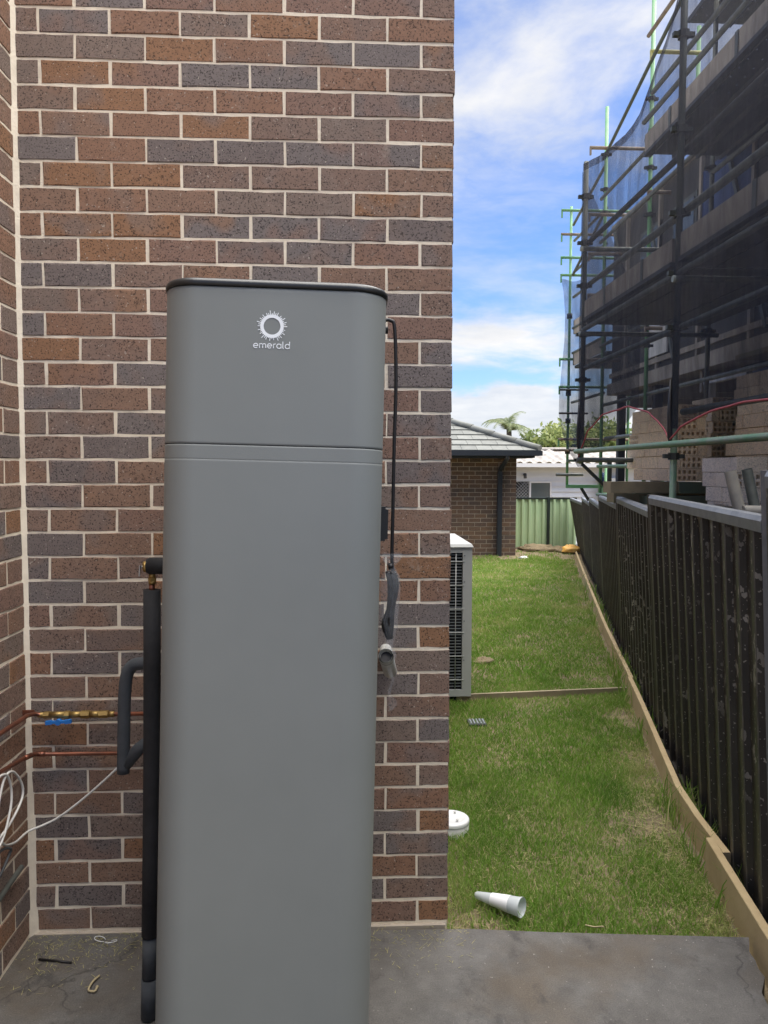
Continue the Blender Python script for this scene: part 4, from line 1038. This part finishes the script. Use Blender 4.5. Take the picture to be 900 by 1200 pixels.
# ledgers along the run
for z, x, y1, m in ((1.885, XO-.05, 4.93, M_gtube), (3.10, XO, 4.9, M_galv), (3.55, XO+.05, 4.9, M_galv), (3.965, XO+.045, 4.9, M_clamp), (2.72, XO+.02, 4.9, M_galv),
                    (2.62, XI, 8.1, M_galv), (3.45, XI-.05, 8.1, M_galv), (4.42, XI-.05, 8.1, M_galv), (4.66, XI, 4.9, M_galv), (5.13, XM-.03, 4.9, M_galv), (5.42, XM+.05, 4.9, M_galv), (2.15, XI+.05, 8.1, M_galv), (1.75, XI-.05, 8.1, M_gtube), (1.35, XI-.05, 8.1, M_gtube), (2.12, XO+.06, 2.69, M_galv)):
    tb_('ledger', [(x, -2.1, z), (x, y1, z)], m)
# transoms across the run, their hooked ends poking out
for y in YS[1:]:
    for z in (1.80, 3.05, 3.88, 4.70):
        if (y > 4 and z > 3.9) or (2 < y < 3 and z != 3.05): continue
        tb_('transom', [(XO-.06, y-.05, z), (XI+.08, y-.05, z)], M_galv)
for y, zs in ((6.45, (3.4, 4.2, 5.0, 5.72, 6.62)), (8.07, (3.25, 4.15, 4.72, 5.26, 6.17))):
    for z in zs:
        m = M_yellow if z > 6.4 else M_gbright if abs(z-5.72) < .01 else M_rust
        x0, x1 = (4.70, 5.35) if y < 7 else (4.50, 5.36)
        tb_('transom', [(x0, y-.05, z), (x1, y-.05, z)], m)
        MB().obox((x0+.01, y-.05, z+.01), (x0+.01, y-.05, z-.10), .03, .022).build('hook', m, sc_)
# upper rails, braces
tb_('brace', [(XI-.05, 8.1, 6.05), (XI-.05, 6.5, 6.5), (XI-.05, 4.2, 7.1)], M_dtube, .022)
tb_('brace', [(XI-.07, 8.1, 5.5), (XI-.07, 6.45, 5.5)], M_galv)
tb_('brace', [(XI-.07, 8.1, 4.9), (XI-.07, 2.0, 5.0)], M_galv)
tb_('guard_rail', [(XI+.5, 8.1, 5.62), (XI+.5, 4.9, 5.62)], M_galv)
tb_('guard_rail', [(XI+.5, 8.1, 4.7), (XI+.5, 4.9, 4.7)], M_galv)
tb_('guard_rail', [(XI-.06, 6.5, 6.85), (XI-.06, 3.0, 6.85)], M_rust)
# outrigger bracket at the far end that oversails the fence
MB().obox((XO, 4.88, 1.76), (XO+.55, 4.80, 1.22), .05, .03).build('bracket_strut', M_clamp, sc_)
tb_('bracket_arm', [(XO-.02, 4.86, 1.80), (XI, 4.86, 1.80)], M_gtube)
bx('bracket_post', (XI-.42, 4.74, LZ), (XI-.34, 4.82, 1.8), M_clamp, sc_)
# decks: steel planks with rows of punched holes
def punched_plank(x0, x1, y0, y1, z, holes=True):
    mb = MB(); wv = x1-x0; t = .045
    if not holes: mb.box((x0, y0, z-t), (x1, y1, z))
    else:
        cuts = [x0, x0+wv*.22, x0+wv*.22+.014, x0+wv*.72, x0+wv*.72+.014, x1]
        for k in range(5):
            if k % 2 == 0: mb.box((cuts[k], y0, z-.006), (cuts[k+1], y1, z))
            else:
                y = y0
                while y < y1: mb.box((cuts[k]-.0, y, z-.0065), (cuts[k+1], min(y+.115, y1), z-.0005)); y += .130
        mb.box((x0, y0, z-t), (x0+.006, y1, z-.0066)); mb.box((x1-.006, y0, z-t), (x1, y1, z-.0066))
    return mb.build('deck_plank', M_plank, sc_)
for k in range(5):
    for (a, b) in ((-2.05, 2.66), (2.71, 4.86)):
        punched_plank(XO+.02+.246*k, XO+.258+.246*k, a, b, 3.19-.004*(k % 2), False)
for k in range(4):
    for (a, b) in ((-2.0, 2.4), (2.42, 4.82)): punched_plank(4.10+.238*k, 4.33+.238*k, a, b, 4.80+.003*(k % 2))
for k in range(5): punched_plank(4.62+.238*k, 4.85+.238*k, 1.9, 5.28, 6.32+.003*(k % 2))
for k in range(2): punched_plank(5.06+.238*k, 5.28+.238*k, -2, 8.2, 3.22, False)
# toe boards: timber, in lengths, with clips
for (x, z0, z1, a, b) in ((XO+.005, 3.20, 3.365, -2.05, .9), (XO+.005, 3.20, 3.365, .92, 2.62), (XO+.005, 3.20, 3.365, 2.76, 4.83), (4.075, 4.80, 4.975, -2, 2.38), (4.075, 4.80, 4.975, 2.40, 4.82)):
    MB().box((x-.022, a, z0), (x, b, z1)).build('toe_board', M_toe, sc_)
for x, z0, a, b in ((XO-.03, 3.165, -2.05, 2.62), (XO-.03, 3.165, 2.76, 4.83), (4.04, 4.765, -2, 4.82)):
    MB().box((x, a, z0), (x+.052, b, z0+.032)).build('deck_edge', M_plank, sc_)
for x, z0, z1, ys in ((XO-.027, 3.20, 3.365, (3.3, 4.2, 1.6)), (4.043, 4.80, 4.975, (1.9, 3.0, 4.2))):
    for y in ys: MB().box((x, y, z0), (x+.006, y+.045, z1)).build('toe_clip', M_galv, sc_)
# loading bay planks under the brick packs
for k in range(6): MB().box((3.72+.25*k, 1.2, 1.32), (3.95+.25*k, 3.9 if k < 1 else 5.0, 1.37)).build('bay_plank', M_plank, sc_)
for y in (1.4, 2.9, 4.4): MB().box((3.86, y, 1.22), (5.2, y+.09, 1.315)).build('bay_bearer', M_clamp, sc_)
for y in (1.45, 2.95, 4.45): MB().box((4.3, y, LZ-.1), (4.38, y+.08, 1.215)).build('bay_post', M_galv, sc_)
# a short red and blue tag and a white fitting on the deck
MB().box((4.46, 3.02, 3.02), (4.48, 3.20, 3.09)).build('red_tag', M_hem, sc_); 

# ------------------------------------------------------------------ shade cloth on the scaffold
net = thing('shade_cloth', 'dark see-through shade cloth draped down the face of the near scaffold', 'shade cloth', (3.47, 3.0, 1.9))
TY = [-2.2, 2.3, 2.74, 2.9, 3.03, 3.2, 3.43, 3.72, 4.25, 4.81, 4.90]; TZ = [7.0, 5.55, 5.02, 4.84, 4.745, 4.645, 4.54, 4.50, 4.56, 4.695, 4.72]
BY = [-2.2, -1.2, -.4, .32, .7, 1.454, 1.735, 2.17, 2.551, 2.688, 2.843, 3.176, 3.643, 4.299, 4.673, 4.853, 4.90]; BZ = [2.1, 2.11, 2.0, 1.91, 2.04, 2.097, 2.107, 2.084, 2.0, 1.915, 2.015, 2.15, 2.237, 2.215, 2.08, 1.876, 1.80]
def net_xyz(y, v):
    zt = float(np.interp(y, TY, TZ)); zb = float(np.interp(y, BY, BZ)); z = zb+(zt-zb)*v
    d = min(abs(y-s_) for s_ in YS); sag = min(1, d/.5)
    x = XO-.038-.035*sag*math.sin(math.pi*min(1, max(0, v*1.0)))+.022*mnoise.noise((y*1.6, z*.9, 0))+.010*mnoise.noise((y*6, z*2.5, 4))
    if v < .15: x += .05*sag*(1-v/.15)
    return (x, y, z)
ny, nz = 150, 36; mb = MB(); vs = [net_xyz(-2.2+7.1*i/ny, j/nz) for i in range(ny+1) for j in range(nz+1)]
mb.add(vs, [(i*(nz+1)+j, (i+1)*(nz+1)+j, (i+1)*(nz+1)+j+1, i*(nz+1)+j+1) for i in range(ny) for j in range(nz)], True); mb.build('cloth', M_net, net)
mb = MB(); mb.tube([net_xyz(-2.2+7.1*i/220, 0) for i in range(221)], .0075, 6); mb.build('red_hem', M_hem, net)
mb = MB(); vs = []       # gathered selvedge band along the curved top edge
for i in range(121):
    y = 2.3+2.58*i/120; p = Vector(net_xyz(y, 1)); vs += [p, p+Vector((-.006, -.02, -.075))]
mb.add(vs, [(2*i, 2*i+2, 2*i+3, 2*i+1) for i in range(120)], True); mb.build('top_band', M_net, net)
# the cloth turned round the far end of the run
mb = MB(); vs = []
for i in range(13):
    for j in range(21):
        x = XO-.03+.62*i/12; z = 1.85+.5*(i/12)**2+(4.66-1.85-.5*(i/12)**2-1.3*(i/12))*j/20
        vs.append((x, 4.935+.03*mnoise.noise((x*4, z*1.2, 2)), z))
mb.add(vs, [(i*21+j, (i+1)*21+j, (i+1)*21+j+1, i*21+j+1) for i in range(12) for j in range(20)], True); mb.build('end_cloth', M_net, net)
for y in YS[1:]:         # bunched knots at the ties
    mb = MB(); mb.tube([(XO-.035, y, 2.35), (XO-.038, y, 2.1), (XO-.03, y, 1.95), (XO-.03, y, 1.86)], [.006, .017, .020, .006], 9); mb.build('tie_knot', M_cord, net)

# ------------------------------------------------------------------ second scaffold farther back
s2 = thing('scaffold', 'thin bright green scaffold frame farther back beside the lawn end', 'scaffold', (4.9, 9.75, LZ))
for x, y, z1 in ((4.75, 9.75, 5.95), (5.75, 9.75, 5.2), (5.75, 8.3, 5.2), (5.36, 9.75, 1.6), (5.62, 10.4, 1.75)):
    tb_('standard', [(x, y, LZ-.6 if x > 5 else 1.42), (x, y, z1)], M_gbright, .022, s2)
for z in (5.88, 5.50, 5.13, 4.85, 3.5, 3.05, 2.2):
    tb_('transom', [(4.58, 9.72, z), (5.75, 9.72, z)], M_rust if z in (5.50, 2.2) else M_gbright, .022, s2)
    MB().obox((4.59, 9.72, z+.01), (4.59, 9.72, z-.12), .028, .022).build('hook', M_gbright, s2)
for z in (5.4, 4.9, 4.5, 4.0, 3.6, 2.8):
    tb_('ledger', [(4.80, 9.72, z), (4.80, 8.15, z)], M_galv, .022, s2)
for za, zb in ((5.65, 6.0), (4.85, 5.35)): tb_('brace', [(4.78, 9.72, za), (4.78, 8.2, zb)], M_galv, .022, s2)
for z in (3.9, 3.4):
    MB().box((4.80, 8.15, z), (4.825, 9.7, z+.22)).build('toe_board', M_toe, s2)
bx('deck_plank', (4.83, 8.15, 3.35), (5.7, 9.7, 3.395), M_plank, s2)
for z in (4.2, 2.95, 2.5, 2.0): MB().tube([(4.75, 9.75, z-.04), (4.75, 9.75, z+.04)], .045, 8).build('coupler', M_clamp, s2)
tb_('ledger', [(4.55, 9.70, 1.62), (5.0, 9.70, 1.62)], M_galv, .024, s2); tb_('ledger', [(4.5, 9.68, 2.02), (5.6, 9.68, 2.02)], M_rust, .02, s2)
MB().box((4.73, 9.68, 1.40), (5.35, 9.76, 1.455)).build('bracket_arm', M_gbright, s2)
MB().box((4.73, 9.68, 1.83), (5.35, 9.74, 1.87)).build('bracket_arm', M_gtube, s2)
MB().obox((4.98, 9.72, 1.40), (5.22, 9.72, 1.02), .05, .04).build('bracket_strut', M_clamp, s2)
bx('bracket_post', (5.42, 9.70, LZ-.3), (5.48, 9.76, 1.83), M_clamp, s2)
MB().tube([(5.33, 9.72, 1.46), (5.33, 9.72, 1.66)], .03, 8).build('blue_bottle', M_sark, s2)
n2t = thing('shade_cloth', 'narrow bluish shade cloth hanging on the farther green scaffold', 'shade cloth', (4.7, 9.7, 2.1))
mb = MB(); vs = []
edge = [(4.78, 4.578), (4.6, 4.62), (4.2, 4.66), (3.8, 4.655), (3.3, 4.61), (2.9, 4.575), (2.6, 4.57), (2.2, 4.66), (1.95, 4.78), (1.75, 4.90)]
for z, xe in edge:
    for i in range(9):
        u = i/8; x = xe+(4.98-xe)*u
        vs.append((x, 9.68+.05*math.sin(u*9+z*2)*(.4+u), z+(0 if z < 4.7 else -.03*math.sin(u*3.1))))
mb.add(vs, [(i*9+j, i*9+j+1, (i+1)*9+j+1, (i+1)*9+j) for i in range(len(edge)-1) for j in range(8)], True); mb.build('cloth', M_net_far, n2t)
for z in (3.0, 2.62): mb = MB(); mb.tube([(4.575, 9.665, z), (5.05, 9.665, z)], .018, 6); mb.build('strap', M_cord, n2t)

# ------------------------------------------------------------------ brick packs on the loading bay
DZ = 1.60
def pack(label, x0, y0, z0, cols, rows, zr, m, holes_p, front_long=True):
    """bricks on edge; front face -Y has `cols` bricks, left face -X has `rows` bricks deep, zr layers"""
    t_ = thing('brick_pack', label, 'brick pack', (x0, y0, z0), 'brick packs on the loading bay')
    rd = random.Random(int(x0*100+y0*37)); g = .003; hz_ = .113
    wid = 0
    for k in range(zr):
        x = x0; z = z0+hz_*(k+.5); jx = rd.uniform(-.012, .012); jy = rd.uniform(-.012, .012)
        lay = []
        if rd.random() < holes_p: lay = [.076]+[.23]*cols if k % 2 else [.23]*cols+[.076]
        else: lay = [rd.choice((.23, .11, .11)) for _ in range(cols)]+[.11]*2
        tot = cols*.233+.08
        for L in lay:
            if x+L > x0+tot+.02: break
            me = brick_mesh(L, .11, .09, m, bev=.003, holes=(5, 2) if L == .23 and rd.random() < holes_p+.1 else None)
            inst('brick', me, t_, (x+L/2-x0+jx+rd.uniform(-.002, .002), jy+rd.uniform(-.004, .004), z-z0), (0, 0, rd.uniform(-.01, .01))); x += L+g
        wid = max(wid, x-x0)
        y = y0+.095
        while y < y0+rows*.233-.05:
            L = rd.choice((.23, .23, .152, .11)); 
            me = brick_mesh(L, .11, .09, m, bev=.003, holes=(5, 2) if L == .23 and rd.random() < .12 else None)
            inst('brick', me, t_, (jx+rd.uniform(-.004, .004), y+L/2-y0+jy, z-z0), (0, 0, R(-90)+rd.uniform(-.008, .008))); y += L+g
    MB().box((x0+.092, y0+.092, z0+.002), (x0+cols*.233+.07, y0+rows*.233-.03, z0+hz_*zr-.003)).build('core', m, t_)
    return t_
pack('cream brick pack by the front standard with open square holes facing the lawn', 4.0, 3.90, DZ, 1, 4, 6, M_brick_cream, .97)
pack('shaded cream brick pack set back behind the holed pack', 4.60, 4.40, DZ, 1, 2, 7, M_brick_cream, .7)
pack('tall cream brick pack at the right edge of the photo', 4.48, 2.30, DZ+.0, 2, 6, 8, M_brick_cream, .35)
pack('low stack of pale bricks behind the leaning metal posts', 3.99, 2.72, 1.345, 3, 2, 4, M_brick_pale, .0)
tag(MB().box((4.46, 2.28, 2.64), (5.1, 3.72, 2.68)).build('cover_board', M_sleeper), 'flat board lying on top of the tall cream brick pack', 'board')
# timbers carrying the packs
for k, (x0, x1, y0, z0, m, lab) in enumerate(((3.42, 4.20, 3.78, 1.50, M_pine2, 'thick pine sleeper end sticking out left under the cream bricks'), (4.02, 4.62, 3.76, 1.498, M_sleeperg, 'mossy green sleeper under the holed bricks'), (3.74, 3.98, 4.05, 1.485, M_sleeperg, 'short green timber offcut behind the pine sleeper end'), (3.72, 4.30, 3.70, 1.378, M_sleeperg, 'lower green sleeper on the loading bay left of the standard'), (4.31, 4.95, 3.70, 1.378, M_sleeper, 'lower brown sleeper on the loading bay right of the standard'), (3.7, 4.9, 4.5, 1.385, M_sleeper, 'rear sleeper under the back of the cream packs'))):
    mb = MB(); mb.box((x0, y0, z0), (x1, y0+.2, z0+.098)); tag(mb.build('timber_sleeper', m), lab, 'timber sleeper', 'timbers under the brick packs')
mb = MB(); mb.obox((3.45, 3.2, 1.40), (4.5, 2.4, 1.425), .22, .045); tag(mb.build('timber_plank', M_pine2), 'pale plank lying behind the fence cap below the sleepers', 'timber plank')
for a, b, r_, m, lab in (((3.135, .98, 1.40), (3.065, 1.0, 1.695), .030, M_steelpost, 'mortar stained square topped post leaning behind the fence, left of two'), ((3.225, 1.0, 1.40), (3.15, 1.0, 1.705), .026, M_galv, 'shiny galvanised tube leaning behind the fence, right of two')):
    t_ = thing('metal_tube', lab, 'metal tube', a); mb = MB(); p, q_ = Vector(a), Vector(b); d = (q_-p).normalized()
    mb.tube([p-d*.5, q_], r_, 14, caps=False); mb.build('tube', m, t_); mb = MB(); mb.tube([q_-d*.02, q_-d*.012], r_*.97, 14); mb.build('bore', M_dark, t_)
mb = MB(); mb.tube([(3.11, .95, 1.50), (3.9, 1.0, 1.50)], .025, 12); tag(mb.build('metal_tube', M_cream if False else M_steelpost), 'pale tube lying level behind the fence cap at the right edge', 'metal tube')
# odds and ends behind the far fence panels
for k, (x, y, z, s_, m, lab) in enumerate(((4.95, 7.4, 1.22, .07, M_white, 'white bundle behind the far fence caps'),)):
    clod('bundle', (x, y, z), s_*2, s_, s_*.8, m, lab, 'bundle', 11+k)
